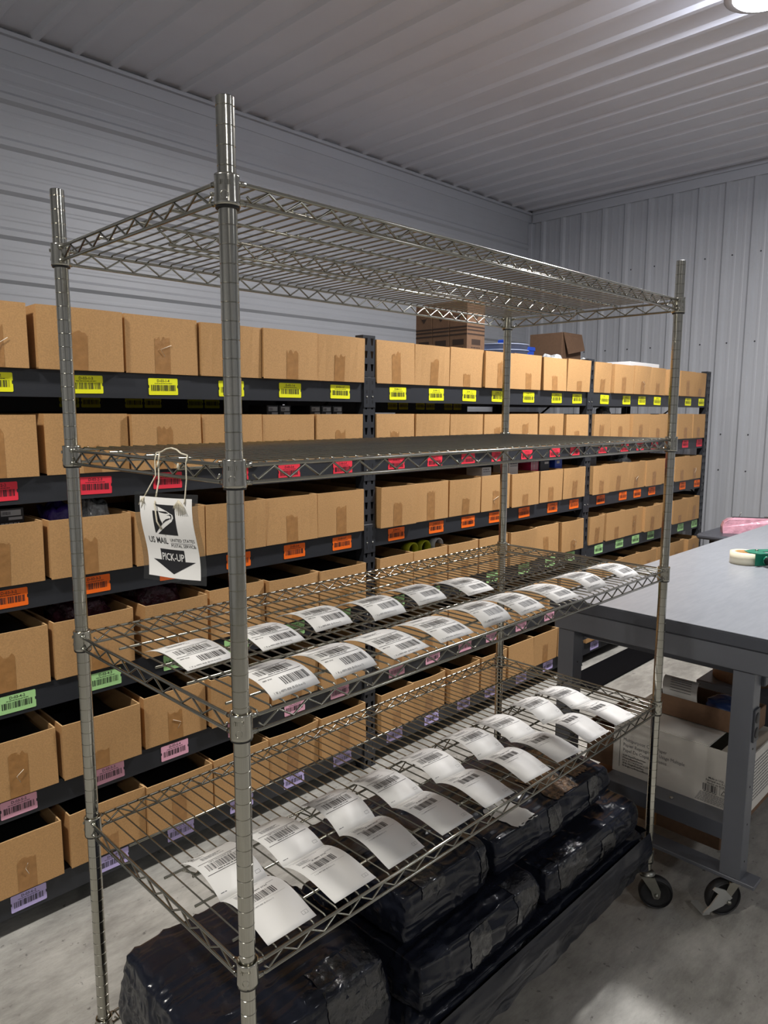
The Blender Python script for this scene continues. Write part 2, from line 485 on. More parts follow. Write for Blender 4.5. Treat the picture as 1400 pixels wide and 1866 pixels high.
# perforated side face of the last upright
pf = MB()
for k in range(34): 
    for yy in (.012, .030): pf.box(.0341, .0346, yy - .004, yy + .004, .05 + k * .0508, .062 + k * .0508, 'grey_print')
tag(pf.obj('side_holes', SHELF, (UX[3], -.004, 0)), kind='stuff')
def beam_mesh(L):
    b = MB(); zt = 0
    prof = [(0, 0), (.0, -BH), (.022, -BH), (.022, -BH + .004), (.004, -BH + .004), (.004, -.014), (.018, -.014), (.018, 0)]
    b.poly(prof, .0, L, 'beam', None, 'x')
    return b
def connector():
    b = MB(); b.bev(-.0165, .0165, -.0075, -.004, -.098, .022, 'beam', .001)
    for z in (-.075, -.035, .002): b.box(-.003, .003, -.0078, -.0072, z - .007, z + .007, 'black_plastic')
    b.lathe([(.004, 0), (.004, .002), (0, .003)], 'zinc', 8, Matrix.Translation((0, -.0075, -.055)) @ Matrix.Rotation(PI / 2, 4, 'X'))
    return b.mesh('beam_connector')
cm = connector()
def tag_mesh(code, colour, w, h, seed, small=False):
    b = MB()
    n = .0022
    out = [(-w/2, -h/2 + n), (-w/2 + n, -h/2), (w/2 - n, -h/2), (w/2, -h/2 + n), (w/2, -.005), (w/2 - .0025, -.004), (w/2 - .0025, .004), (w/2, .005), (w/2, h/2 - n), (w/2 - n, h/2), (-w/2 + n, h/2), (-w/2, h/2 - n), (-w/2, .005), (-w/2 + .0025, .004), (-w/2 + .0025, -.004), (-w/2, -.005)]
    b.poly(out, -.0012, 0, colour)
    p = Print(b, lambda u, v, o: (u, -.0012 - o, v))
    if small:
        p.bars(-w/2 + .006, -h * .18, w/2 - .006, h * .30, 'ink', seed, unit=.0007)
    else:
        p.text(0, h * .27, code, .0115, 'ink', True, 'c')
        p.words(-w * .3, h * .17, w * .3, .0016, 'ink', seed)
        p.bars(-w/2 + .008, -h * .26, w/2 - .008, h * .10, 'ink', seed, unit=.00085)
    return b.mesh('barcode_tag')
bay_names = ['left', 'middle', 'right']
COLX = [[-.05, .17, .44, .687, .936, 1.181, 1.430], [1.503, 1.732, 1.966, 2.21, 2.447, 2.70, 2.945, 3.194], [3.266, 3.465, 3.728, 3.973, 4.215, 4.42, 4.685, 4.905]]
TAGX = [[None, .07, .321, .566, .818, 1.069, 1.313], [1.637, 1.884, 2.119, 2.344, 2.61, 2.879, 3.092], [3.406, 3.684, 3.893, 4.117, 4.36, 4.615, 4.851]]
for b in range(3):
    x0, x1 = UX[b] + .034, UX[b + 1] - .034
    bm_, = (beam_mesh(x1 - x0).mesh('beam'),)
    for r, zt in enumerate(LEV):
        link('beam', bm_, SHELF, (x0, 0, zt))
        rb = link('beam', bm_, SHELF, (x1, YR0 - YF0 + .04, zt)); rb.rotation_euler = (0, 0, PI)
        for sx, xx in ((1, x0 - .018), (-1, x1 + .018)): link('beam_connector', cm, SHELF, (xx, 0, zt))
        d = MB(); d.box(0, x1 - x0, .0185, YR0 - YF0 + .016, zt - .014, zt - .0005, 'deck'); d.obj('shelf_deck', SHELF, (x0, 0, 0))
        for c in range(7):
            tx = TAGX[b][c]
            if tx is None: continue
            tx += (random.Random(r * 50 + b * 9 + c).uniform(-.012, .012) if r else 0)
            code = 'D-0%d-%d-%d' % (3 + b, r + 1, c + 1)
            o = link('barcode_tag', tag_mesh(code, TAGC[r], .100, .052, 100 * r + 10 * b + c), SHELF, (tx, -.0006, zt - BH / 2))
            o.rotation_euler = (0, random.Random(r + c * 7 + b).uniform(-.02, .02), 0)
            o['label'] = '%s barcode tag' % TAGC[r]
# lower rear beam with its pairs of small yellow tags
for b, xs in ((0, [.10, .50, .58, .75, .83, 1.02, 1.10, .18, -.05]), (1, [2.20, 2.285, 2.42, 2.505, 2.66, 2.745])):
    x0, x1 = UX[b] + .034, (UX[b + 1] - .034 if b == 0 else 2.84)
    m_ = MB(); m_.box(0, x1 - x0, 0, .02, -.08, 0, 'beam'); o = m_.obj('rear_beam', SHELF, (x0, YR0 - YF0 - .03, 1.604))
    for k, x in enumerate(xs):
        link('barcode_tag', tag_mesh('', 'yellow', .072, .036, 900 + b * 20 + k, True), SHELF, (x, YR0 - YF0 - .0306, 1.558))

# ------------------------------------------------------------------ open cardboard boxes on the shelving
ordn = ['first', 'second', 'third', 'fourth', 'fifth', 'sixth', 'seventh']
def box_mesh(w, d, h, seed):
    rd = random.Random(seed); b = MB(); t = .004
    bow = rd.uniform(-.004, .010)
    # shell with gently bowed front panel: columns along the front
    n = 6
    fx = [w * (k / n - .5) for k in range(n + 1)]
    fy = [-bow * math.sin(PI * k / n) for k in range(n + 1)]
    lean = rd.uniform(-.006, .004)
    def fr(k, z, o): return (fx[k] if 0 < k < n else fx[k] + (o if k == 0 else -o), fy[k] * (z / h) + o + lean * z / h, z)
    V = []
    for k in range(n + 1): V += [fr(k, 0, 0), fr(k, h, 0), fr(k, h, t), fr(k, t, t)]
    F = []
    for k in range(n):
        a = 4 * k; c = 4 * (k + 1)
        F += [(a, c, c + 1, a + 1), (a + 2, c + 2, c + 3, a + 3)]
    b.add(V, F, 'card')
    b.add(V, [(4 * k + 1, 4 * (k + 1) + 1, 4 * (k + 1) + 2, 4 * k + 2) for k in range(n)], 'card_edge')
    for s in (-1, 1):
        x = s * w / 2; xi = x - s * t
        b.add([(x, 0, 0), (x, d, 0), (x, d, h), (x, lean, h), (xi, t, t), (xi, d, t), (xi, d, h), (xi, t + lean, h)], [(0, 1, 2, 3), (4, 5, 6, 7)], 'card')
        b.add([(x, lean, h), (x, d, h), (xi, d, h), (xi, t + lean, h)], [(0, 1, 2, 3)], 'card_edge')
    b.box(-w / 2, w / 2, d - t, d, 0, h, 'card')
    b.box(-w / 2, w / 2, 0.001, d, 0, t, 'card')
    return b.mesh('cardboard_box'), bow, lean
def tape_mesh(w, h, seed, bow, lean, H):
    rd = random.Random(seed * 3 + 1); n = 7; V = []
    c = rd.uniform(-.012, .012)
    top = [h * (1 + rd.uniform(-.12, .05)) for _ in range(n + 1)]
    F = []
    for k in range(n + 1):
        x = c + w * (k / n - .5)
        for z in (.0005, h * .5, top[k]):
            V.append((x, -.0007 + lean * z / H - bow * z / H, z))
    for k in range(n):
        for j in (0, 1): F.append((3 * k + j, 3 * k + 3 + j, 3 * k + 4 + j, 3 * k + 1 + j))
    b = MB(); b.add(V, F, 'tape')
    if rd.random() < .3:         # a loose crease, its glint painted in as a pale colour
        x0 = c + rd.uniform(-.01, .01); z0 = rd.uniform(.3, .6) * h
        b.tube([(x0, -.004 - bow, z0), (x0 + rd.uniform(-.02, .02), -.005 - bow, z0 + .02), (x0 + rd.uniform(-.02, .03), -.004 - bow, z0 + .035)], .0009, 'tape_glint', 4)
    return b.mesh('packing_tape')
SHIFT = 0
for b in range(3):
    for c in range(7):
        if b == 0 and c == 0: continue
        if b == 0: xa, xb = COLX[0][c - 1], COLX[0][c]
        else: xa, xb = COLX[b][c], COLX[b][c + 1]
        for r, zt in enumerate(LEV):
            rd = random.Random(7 + b * 100 + c * 10 + r)
            gap = rd.choice((.003, .004, .012, .022) if r != 1 else (.003, .004, .010))
            w_ = min(xb - xa - gap, .2445); H = .172 + rd.uniform(-.002, .003)
            me, bow, lean = box_mesh(w_, .57, H, b * 97 + c * 13 + r)
            xm = (xb - w_ / 2 - .003) if rd.random() < .6 else (xa + xb) / 2
            o = link('cardboard_box', me, None, (xm, YF0 - .016 + rd.uniform(-.012, .012), zt + .0008))
            o.rotation_euler = (0, 0, rd.uniform(-.5, .5) * gap if gap > .008 else 0)
            if b == 0: lab = 'open kraft cardboard box above the %s tag D-03-%d-%d' % (TAGC[r], r + 1, c + 1)
            else: lab = 'open kraft cardboard box, %s from left, %s tag level, %s bay' % (ordn[c], TAGC[r], bay_names[b])
            tag(o, lab, 'cardboard box', 'open cardboard boxes on the %s-tag level' % TAGC[r])
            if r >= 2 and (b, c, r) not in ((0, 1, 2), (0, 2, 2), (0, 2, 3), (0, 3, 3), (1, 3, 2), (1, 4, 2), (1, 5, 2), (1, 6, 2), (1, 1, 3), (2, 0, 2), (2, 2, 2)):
                g = MB(); gh = rd.uniform(.10, .145); g.bev(-w_ / 2 + .012, w_ / 2 - .012, .035, .53, 0, gh, 'black_box', .004)  # added dark block that makes the box interior look deeply shaded
                go = g.obj('shade_filler', None, (xm, YF0 - .012, zt + .0060)); go.rotation_euler = o.rotation_euler
                tag(go, 'dark shade filler in the %s open box, %s tag level, %s bay' % (ordn[c], TAGC[r], bay_names[b]), 'package', 'dark shade fillers inside the open cardboard boxes')
            th = rd.choice((.06, .08, .10, .13, .11))
            link('packing_tape', tape_mesh(.052, th, b * 31 + c * 7 + r, bow, lean, H), o)

# ------------------------------------------------------------------ goods showing above the box rims
def inbox(b, c, r, fy=.12):     # point on the floor of a given box
    x = (COLX[b][c] + COLX[b][c + 1]) / 2 if b else (COLX[0][c - 1] + COLX[0][c]) / 2
    return (x, YF0 + fy, LEV[r] + .006)
def carton(name, loc, sx, sy, sz, m, label, cat, group, face=None, rz=0, parent=None):
    b = MB(); b.bev(-sx/2, sx/2, -sy/2, sy/2, 0, sz, m, .0015)
    o = b.obj(name, None, loc); o.rotation_euler = (0, 0, rz); tag(o, label, cat, group)
    if face:
        q = MB(); p = Print(q, lambda u, v, of: (u, -sy/2 - .0002 - of, v)); face(p, sx, sz); q.obj('printed_label', o)
    return o
def f_small(p, sx, sz):
    p.rect(-sx * .38, sz - .022, sx * .38, sz - .006, 'grey_print'); p.bars(-sx * .34, sz - .019, sx * .0, sz - .010, 'ink', 3)
    p.rect(-sx * .1, sz - .034, sx * .42, sz - .026, 'grey_print'); p.words(-sx * .4, sz - .045, sx * .3, .003, 'grey_print', 4)
for k in range(5):
    x = 1.225 - .11 + k * .056 + (.0 if k < 3 else .03)
    if k == 0: x = 1.02 + .06
    x = [1.02, 1.076, 1.222, 1.279, 1.336][k]
    carton('accessory_box', (x, YF0 + .10, LEV[1] + .0056), .052, .12, .200, 'black_box', 'small black box with white print, %s of five, above red tags' % ordn[k], 'box', 'small black boxes in the red-tag cardboard boxes', f_small)
for k, x in enumerate((.025, .105)):
    carton('accessory_box', (x, YF0 + .10, LEV[2] + .0056), .07, .12, .205, 'black_box', ['small dark box with grey print at the left frame edge above tag D-03-3-2', 'small dark box with grey print beside the left rack post'][k], 'box', 'small dark boxes in the orange-tag cardboard boxes', f_small)
def lumps(name, loc, sx, sy, sz, m, label, cat, seed=1, n=14, amp=.25):
    b = MB(); V = []; F = []
    for i in range(n + 1):
        for j in range(n * 2):
            th = PI * i / n; ph = 2 * PI * j / (2 * n)
            d = Vector((math.sin(th) * math.cos(ph), math.sin(th) * math.sin(ph), math.cos(th)))
            k = 1 + amp * (noise.noise(d * 2.6 + Vector((seed * 7, 0, 0))) + .5 * noise.noise(d * 7 + Vector((0, seed * 5, 0))))
            q = [math.copysign(abs(v) ** .6, v) for v in d]
            V.append((q[0] * sx / 2 * k, q[1] * sy / 2 * k, sz / 2 + q[2] * sz / 2 * (k if q[2] > 0 else 1)))
    for i in range(n):
        for j in range(2 * n): F.append((i * 2 * n + j, (i + 1) * 2 * n + j, (i + 1) * 2 * n + (j + 1) % (2 * n), i * 2 * n + (j + 1) % (2 * n)))
    b.add(V, F, m, None, True)
    return tag(b.obj(name, None, loc), label, cat)
lumps('plastic_bag', (.255, YF0 + .12, LEV[2] + .0060), .08, .12, .20, 'purple_bag', 'purple plastic package in the orange-tag box behind the left rack post', 'package', 2)
lumps('plastic_bag', (.365, YF0 + .12, LEV[2] + .0060), .08, .12, .205, 'clear_bag', 'crumpled clear plastic bag left of the mail sign, above the orange tags', 'package', 4, amp=.4)
lumps('plastic_bag', (.31, YF0 + .14, LEV[3] + .0060), .17, .14, .205, 'maroon_bag', 'glossy maroon wrapped package above the green-tag box behind the left rack post', 'package', 6)
lumps('plastic_bag', (.565, YF0 + .14, LEV[3] + .0060), .17, .14, .212, 'maroon_bag', 'glossy maroon wrapped package behind the bottom of the mail sign', 'package', 9)
carton('product_box', (2.335, YF0 + .10, LEV[2] + .0056), .075, .1, .205, 'foam_white', 'small white box in the fourth orange-tag box of the middle bay', 'box', None, lambda p, a, b_: (p.words(-.03, b_ - .014, .02, .004, 'ink_grey', 1), p.words(-.03, b_ - .024, .03, .003, 'ink_grey', 2)))
carton('product_box', (2.565, YF0 + .10, LEV[2] + .0056), .085, .1, .225, 'foam_white', 'white carton with grey print beside the far rack post', 'box', None, lambda p, a, b_: (p.words(-.03, b_ - .016, .03, .004, 'ink_grey', 5), p.words(-.03, b_ - .028, .035, .003, 'ink_grey', 6)))
carton('product_box', (2.765, YF0 + .10, LEV[2] + .0056), .075, .1, .243, 'magenta', 'magenta box with pale stripes standing in an orange-tag box', 'box', None, lambda p, a, b_: [p.rect(-.036 + k * .014, b_ - .075, -.030 + k * .014, b_ - .008, 'foam_white') for k in range(5)])
carton('product_box', (2.865, YF0 + .10, LEV[2] + .0056), .09, .1, .225, 'slate_box', 'slate grey box with white lettering between magenta and blue boxes', 'box', None, lambda p, a, b_: p.rect(-.005, b_ - .030, .035, b_ - .018, 'foam_white'))
carton('product_box', (3.005, YF0 + .10, LEV[2] + .0056), .075, .1, .222, 'blue_plastic', 'bright blue box with white mark in the sixth orange-tag box of the middle bay', 'box', None, lambda p, a, b_: p.rect(-.02, b_ - .030, .01, b_ - .015, 'foam_white'))
carton('product_box', (3.375, YF0 + .10, LEV[2] + .0056), .12, .1, .225, 'slate_box', 'slate grey box in the first orange-tag box of the right bay', 'box', None, lambda p, a, b_: p.words(-.05, b_ - .018, .04, .004, 'grey_print', 8))
lumps('plastic_bag', (3.855, YF0 + .12, LEV[2] + .0060), .15, .12, .205, 'clear_bag', 'clear plastic bag bulging above the orange-tag boxes of the right bay', 'package', 12, amp=.3)
lumps('plastic_bag', (3.62, YF0 + .12, LEV[1] + .0060), .09, .10, .20, 'clear_bag', 'small clear plastic bag above the red-tag boxes of the right bay', 'package', 15, amp=.3)
lumps('plastic_bag', (3.065, YF0 + .16, LEV[0] + .0060), .14, .14, .195, 'clear_bag', 'clear wrapped package above the last yellow-tag box of the middle bay', 'package', 17)
lumps('plastic_bag', (3.365, YF0 + .16, LEV[0] + .0060), .11, .14, .19, 'clear_bag', 'clear wrapped package above the first yellow-tag box of the right bay', 'package', 19)
carton('padded_mailer', (4.02, YF0 + .16, LEV[0] + .179), .42, .22, .028, 'foam_white', 'long white padded mailer lying across box rims on the top right bay', 'box', None)
for k, (x, m_) in enumerate(((1.80, 'yellow_green'), (1.885, 'yellow_green'), (1.955, 'foam_white'))):
    o = MB(); o.lathe([(.034, 0), (.034, .048), (.028, .048), (.028, 0)], m_, 24, Matrix.Rotation(PI / 2, 4, 'X'), closed=True)
    o = o.obj('tape_roll', None, (x - (.0 if k < 2 else -.02), YF0 + .10, LEV[3] + .18))
    o.location.z = LEV[3] + .165
    tag(o, ['olive roll of tape, left of three above the green-tag boxes', 'yellow roll of tape, middle of three above the green-tag boxes', 'white roll of tape, right of three above the green-tag boxes'][k], 'tape roll', 'tape rolls in the second green-tag box of the middle bay')
st = MB(); st.bev(-.092, .092, -.08, .08, 0, .126, 'black_box', .002)
tag(st.obj('storage_box', None, (1.849, YF0 + .10, LEV[3] + .0056)), 'black inner box under the three tape rolls', 'box')

# ------------------------------------------------------------------ rear stock shelving against the wall side, with goods on top
RS = tag(empty('rear_shelving', (0, 1.98, 0)), 'dark steel shelving standing behind the barcode shelving with cartons on top', 'shelving')
for x in (-.28, 1.2, 2.66, 4.88):
    link('upright', um, RS, (x, .02, 0)).scale = (.7, 1, .9)
for z in (1.62, 1.26, .8, .3):
    for x0, x1 in ((-.28, 2.66), (2.69, 4.86)):
        if x0 > 2 and z < .9: continue
        m_ = MB(); m_.box(x0, x1, .0, .6, z - .05, z, 'deck'); m_.obj('shelf_deck', RS)
m_ = MB(); m_.box(-.25, 2.66, .585, .6, .05, 1.56, 'deck'); m_.obj('shade_panel', RS)  # black panel added as an occluder so the gaps stay dark
def f_print(p, sx, sz):
    for z in (sz * .52, sz * .60): p.rect(-sx/2 + .002, z, sx/2 - .002, z + .014, 'kraft_print')
    p.put([(-.06, sz * .86), (.06, sz * .86), (.02, sz * .76), (0, sz * .70), (-.02, sz * .76)], [(0, 1, 2, 3, 4)], 'kraft_print')
    p.rect(-.08, sz * .25, .07, sz * .42, 'kraft_print')
    p.rect(-.07, sz * .10, .08, sz * .15, 'kraft_print')
for k in range(3):
    for lv in range(2):
        z = 1.6205 + lv * (.252)
        b = MB(); b.bev(-.09, .09, -.071, .071, 0, (.25, .345)[lv], 'kraft_dark', .002)
        o = b.obj('printed_carton', None, (3.13, 2.072 + k * .145, z)); tag(o, 'brown carton with dark stripes and arrow, %s of three from the front, %s layer' % (ordn[k], ['lower', 'upper'][lv]), 'carton', 'printed brown cartons on the rear shelving')
        if lv:
            for side in (0, 1):
                if side and k: continue
                q = MB(); sz = .345; hw = .088 if side else .070
                p = Print(q, (lambda u, v, of: (u, -.0712 - of, v)) if side else (lambda u, v, of: (-.0902 - of, -u, v)))
                for zz in (.135, .160, .180): p.rect(-hw, zz, hw, zz + .010, 'kraft_print')
                p.put([(-.04, .275), (-.02, .255), (.02, .255), (.04, .275), (0, .225)], [(0, 1, 4), (2, 3, 4), (1, 2, 4)], 'kraft_print')
                p.rect(-.045, .075, .045, .11, 'kraft_print'); p.words(-.05, .055, .04, .006, 'kraft_print', 3)
                if side: p.text(.02, .02, 'Nitrile', .028, 'kraft_print', True, 'c') if False else p.words(-.05, .03, .06, .010, 'kraft_print', 9)
                q.obj('printed_label', o)
for k in range(9):
    s_ = MB(); s_.lathe([(.0, 0), (.165, 0), (.186, .050), (.192, .050), (.192, .056), (.180, .056), (.160, .006), (0, .006)], 'pale_blue', 32)
    tag(s_.obj('plastic_tub', None, (3.71, 2.22, 1.6208 + k * .040)), 'pale blue tub in a nested stack, %s from the bottom' % (ordn + ['eighth', 'ninth'])[k], 'tub', 'nested pale blue tubs on the rear shelving')
s_ = MB(); s_.bev(-.03, .03, -.04, .04, 0, .04, 'blue_plastic', .006)
tag(s_.obj('blue_lid', None, (3.74, 2.22, 1.998)), 'small bright blue lid lying in the topmost pale tub', 'lid')
s_ = MB(); s_.bev(-.045, .045, -.06, .06, 0, .36, 'blue_plastic', .008); s_.bev(-.05, .05, -.065, .065, .35, .38, 'blue_plastic', .004)
tag(s_.obj('plastic_bin', None, (3.99, 2.22, 1.6205)), 'bright blue plastic bin between pale tubs and large dark carton', 'bin')
bc = MB(); bc.bev(-.145, .145, -.15, .15, 0, .53, 'kraft_dark', .004)
bigc = tag(bc.obj('large_carton', None, (4.64, 2.36, 1.6205)), 'large plain dark brown carton on the rear shelving before the right wall', 'carton')
fl = MB(); fl.add([(-.14, -.151, .53), (.14, -.151, .53), (.13, -.19, .40), (-.11, -.185, .36)], [(0, 1, 2, 3)], 'kraft_dark'); fl.add([(-.14, -.154, .53), (.14, -.154, .53), (.13, -.193, .40), (-.11, -.188, .36)], [(3, 2, 1, 0)], 'kraft_dark'); fl.obj('carton_flap', bigc)
for k in range(3):
    carton('brown_carton', (2.98 + k * .36, 2.2, 1.2605), .34, .4, .27, 'kraft_dark', 'plain brown carton in the gap under the yellow tags, %s of three from left' % ordn[k], 'carton', 'brown cartons on the second rear deck')

# ------------------------------------------------------------------ chrome wire rack
RL, RW = 1.4631, .5746
RACK = tag(empty('wire_shelving_rack', (0, 0, 0)), 'tall chrome wire shelving rack on casters with five shelves in the foreground', 'rack')
CB = [1.80, 1.4166, 1.0382, .629, .151]            # collar bottoms
PT = 1.80 + 5.5 * IN
POSTS = [(0, 0), (0, RW), (RL, 0), (RL, RW)]
def post_mesh():
    b = MB(); r = .0128
    z = CB[0] - 65 * IN; lo = .125
    while z < PT - .01:
        if z > lo + .004:
            b.lathe([(r, lo), (r, z - .0009)], 'chrome', 28, caps=False)
            b.lathe([(r, z - .0009), (r - .0010, z - .0003), (r - .0010, z + .0003), (r, z + .0009)], 'chrome', 28, smooth=False, caps=False)
            lo = z + .0009
        z += IN
    b.lathe([(r, lo), (r, PT - .001)], 'chrome', 28, caps=False)
    b.lathe([(r, PT - .001), (r - .001, PT), (r - .0025, PT), (r - .004, PT + .001), (0, PT + .0012)], 'black_plastic', 28)
    return b.mesh('post')
pm = post_mesh()
for x, y in POSTS: link('post', pm, RACK, (x, y, 0))
def collar_mesh():
    b = MB()
    b.lathe([(.0150, .040), (.0172, .0405), (.0174, .038), (.0170, .034), (.0176, .004), (.0176, 0), (.0150, 0)], 'chrome', 28, closed=True)
    b.lathe([(.0165, -.003), (.0165, .0005), (.0130, .0005), (.0130, -.003)], 'black_plastic', 24, closed=True)
    # raised embossing marks on the outer faces
    for a in (PI * 1.25,):
        T = Matrix.Rotation(a, 4, 'Z')
        b.lathe([(.0058, .0), (.0058, .0006), (.0050, .0006), (.0050, 0)], 'chrome', 18, T @ Matrix.Translation((.0168, 0, .012)) @ Matrix.Rotation(PI / 2, 4, 'Y'), closed=True)
        for k in range(7): b.box(.0168, .0177, -.009 + k * .0027, -.0078 + k * .0027, .025, .031, 'chrome', T)
    return b.mesh('corner_collar')
clm = collar_mesh()
RW_T, RS_, RM = .0030, .0021, .0016
ZT, ZB = .0315, .0065
def shelf_frame():
    b = MB(); o = .008; e = .016
    def run(p0, p1, nrm):      # two rails with a zig-zag wire between posts
        p0 = Vector(p0); p1 = Vector(p1); d = (p1 - p0); L = d.length; d.normalize()
        for z in (ZT, ZB):
            inn = Vector(nrm) * -.006
            b.tube([p0 + d * e + Vector((0, 0, z)) + inn, p0 + d * (e + .012) + Vector((0, 0, z)), p1 - d * (e + .012) + Vector((0, 0, z)), p1 - d * e + Vector((0, 0, z)) + inn], RW_T, 'wire', 8)
        n = max(2, round((L - .07) / (.0570 if L > 1 else .064))); s = (L - .07) / n
        pts = [p0 + d * .027 + Vector((0, 0, ZB + .011))]
        for k in range(n + 1):
            q = p0 + d * (.035 + s * k)
            if k: pts.append(q - d * s / 2 + Vector((0, 0, ZT - .003)))
            pts.append(q + Vector((0, 0, ZB + .003)))
        pts.append(p1 - d * .027 + Vector((0, 0, ZB + .011)))
        b.tube([q - Vector(nrm) * .001 for q in pts], RS_, 'wire', 6)
    run((0, -o, 0), (RL, -o, 0), (0, -1, 0)); run((0, RW + o, 0), (RL, RW + o, 0), (0, 1, 0))
    run((-o, 0, 0), (-o, RW, 0), (-1, 0, 0)); run((RL + o, 0, 0), (RL + o, RW, 0), (1, 0, 0))
    # small sleeves where rails meet the collars
    for (x, y) in POSTS:
        for z in (ZT, ZB):
            sx = 1 if x == 0 else -1; sy = 1 if y == 0 else -1
            b.tube([(x + sx * .011, y - sy * .006, z), (x + sx * .024, y - sy * .0075, z)], .0042, 'wire', 8)
            b.tube([(x - sx * .006, y + sy * .011, z), (x - sx * .0075, y + sy * .024, z)], .0042, 'wire', 8)
    return b.mesh('shelf_frame')
def wire_deck():
    b = MB(); n = 56
    for k in range(1, n):
        x = RL * k / n
        b.tube([(x, -.006, ZT + .002), (x, -.001, ZT + .0046), (x, RW + .001, ZT + .0046), (x, RW + .006, ZT + .002)], RM, 'wire', 6)
    return b.mesh('wire_deck')
def stringers():
    b = MB()
    for y in (.06, .178, .43):
        b.tube([(.012, y, ZT + .0006), (RL - .012, y, ZT + .0006)], .0026, 'wire', 7)
    return b.mesh('support_wires')
def mid_truss():
    b = MB(); y = .2873
    b.tube([(.012, y, ZT + .0006), (RL - .012, y, ZT + .0006)], .0026, 'wire', 7)
    b.tube([(.07, y, ZB), (RL - .07, y, ZB)], .0026, 'wire', 7)
    pts = []; n = 24; s = (RL - .1) / n
    for k in range(n + 1):
        pts.append((.05 + s * k, y, ZT - .002)); 
        if k < n: pts.append((.05 + s * (k + .5), y, ZB + .002))
    b.tube(pts, RS_, 'wire', 6)
    return b.mesh('centre_truss')
fm, wm, sm, mm = shelf_frame(), wire_deck(), stringers(), mid_truss()
for i, z in enumerate(CB):
    S = link('wire_shelf', fm, RACK, (0, 0, z))
    tag(link('deck_wires', wm, S), kind='stuff'); link('support_wires', sm, S); link('centre_truss', mm, S)
    for x, y in POSTS:
        c = link('corner_collar', clm, S, (x, y, 0))
        if y > 0: c.rotation_euler = (0, 0, -PI / 2)
def caster(parent, loc, R, rz, brake=False, bright=False):
    """ swivel caster; stem top at loc.z + total height """
    m = 'chrome' if bright else 'zinc'
    tot = R * 2 + (.026 if not bright else -.012)
    C_ = empty('caster', loc, rz); C_.parent = parent
    off = -.028
    w_ = MB()
    prof = [(.008, -.010), (R * .62, -.010), (R * .70, -.013), (R * .92, -.015), (R, -.010), (R, .010), (R * .92, .015), (R * .70, .013), (R * .62, .010), (.008, .010)]
    w_.lathe([(a, c * .8) for a, c in prof], 'rubber', 40, Matrix.Translation((off, 0, R)) @ Matrix.Rotation(PI / 2, 4, 'X'), closed=False)
    w_.lathe([(R * .905, -.0162), (R * .925, -.0162), (R * .925, .0162), (R * .905, .0162)], 'black_plastic', 40, Matrix.Translation((off, 0, R)) @ Matrix.Rotation(PI / 2, 4, 'X'), closed=True)
    w_.obj('wheel', C_)
    f = MB(); top = R * 2 + (.008 if not bright else .0025)
    for s in (-1, 1):
        y0, y1 = (s * .019, s * .0215)
        pts = [(off - .011, R - .004), (off - .006, R - .012), (off + .006, R - .012), (off + .011, R - .004), (off + .016, R + .012), (.022, top), (-.020, top), (off - .012, R + .014)]
        f.poly(pts, min(y0, y1), max(y0, y1), m)
        f.lathe([(.0065, 0), (.0065, .003), (.0035, .0055), (0, .006)], 'zinc', 10, Matrix.Translation((off, s * .0215, R)) @ Matrix.Rotation(-s * PI / 2, 4, 'X'))
    f.box(-.020, .022, -.0215, .0215, top - .003, top, m)
    f.lathe([(.022, top), (.025, top + .002), (.025, top + .003), (.017, top + (.011 if not bright else .0035)), (.012, top + (.012 if not bright else .0042))], m, 24)
    if not bright: f.tube([(0, 0, top + .01), (0, 0, tot + .01)], .0095, m, 14)
    f.obj('fork', C_)
    if brake:
        k = MB()
        k.poly([(off - .018, R - .010), (off - .075, R - .030), (off - .083, R - .024), (off - .060, R - .004), (off - .035, R + .030), (off - .055, R + .046), (off - .047, R + .054), (off - .012, R + .040), (off + .012, R + .012)], -.030, -.0255, 'bright_steel')
        k.box(off - .085, off - .062, -.030, .030, R - .032, R - .026, 'bright_steel')
        k.lathe([(.007, 0), (.007, .005), (0, .007)], 'zinc', 6, Matrix.Translation((off, -.030, R)) @ Matrix.Rotation(PI / 2, 4, 'X'))
        k.obj('brake_lever', C_)
    return C_
for (x, y), rz in zip(POSTS, (.6, 2.4, 2.15, 1.0)): caster(RACK, (x, y, .0), .0505, rz)

# ------------------------------------------------------------------ shipping labels lying on the wire shelves
LW, LH = .1016, .1524
def sheet_surface(arch, n_lab, peak=.5, twist=0.0, chord=.146):
    """strip of n labels, u across 0..LW, v along 0..n*LH (0 = front edge, towards -y); returns P(u, v, off)"""
    def prof(t, k=0):        # t in 0..1 along one label -> height
        arch_ = arch * (.72 if n_lab > 1 and k == 0 else 1); pk = .60 if n_lab > 1 and k == 0 else peak
        tt = t ** (math.log(.5) / math.log(pk))
        return arch_ * math.sin(PI * min(max(tt, 0), 1)) ** .85
    def P(u, v, off):
        k = min(int(v / LH), n_lab - 1); t = (v - k * LH) / LH
        z = prof(t, k); e = .01
        dz = (prof(min(t + e, 1), k) - prof(max(t - e, 0), k)) / ((min(t + e, 1) - max(t - e, 0)) * chord)
        L = math.sqrt(1 + dz * dz)
        y = (k + t) * chord
        return (u + twist * v, y - dz / L * off, z + off / L + .0006)
    return P
def paper_part(P, v0, v1, n=14):
    b = MB(); V = []; F = []
    for s, off in ((0, .0), (1, -.00025)):
        for i in range(n + 1):
            v = v0 + (v1 - v0) * i / n
            V += [P(0, v, off), P(LW, v, off)]
    k = 2 * (n + 1)
    for i in range(n):
        F += [(2*i, 2*i+1, 2*i+3, 2*i+2), (k+2*i, k+2*i+2, k+2*i+3, k+2*i+1), (2*i, 2*i+2, k+2*i+2, k+2*i), (2*i+1, k+2*i+1, k+2*i+3, 2*i+3)]
    F += [(0, k, k+1, 1), (2*n, 2*n+1, k+2*n+1, k+2*n)]
    b.add(V, F, 'paper', None, True)
    return b
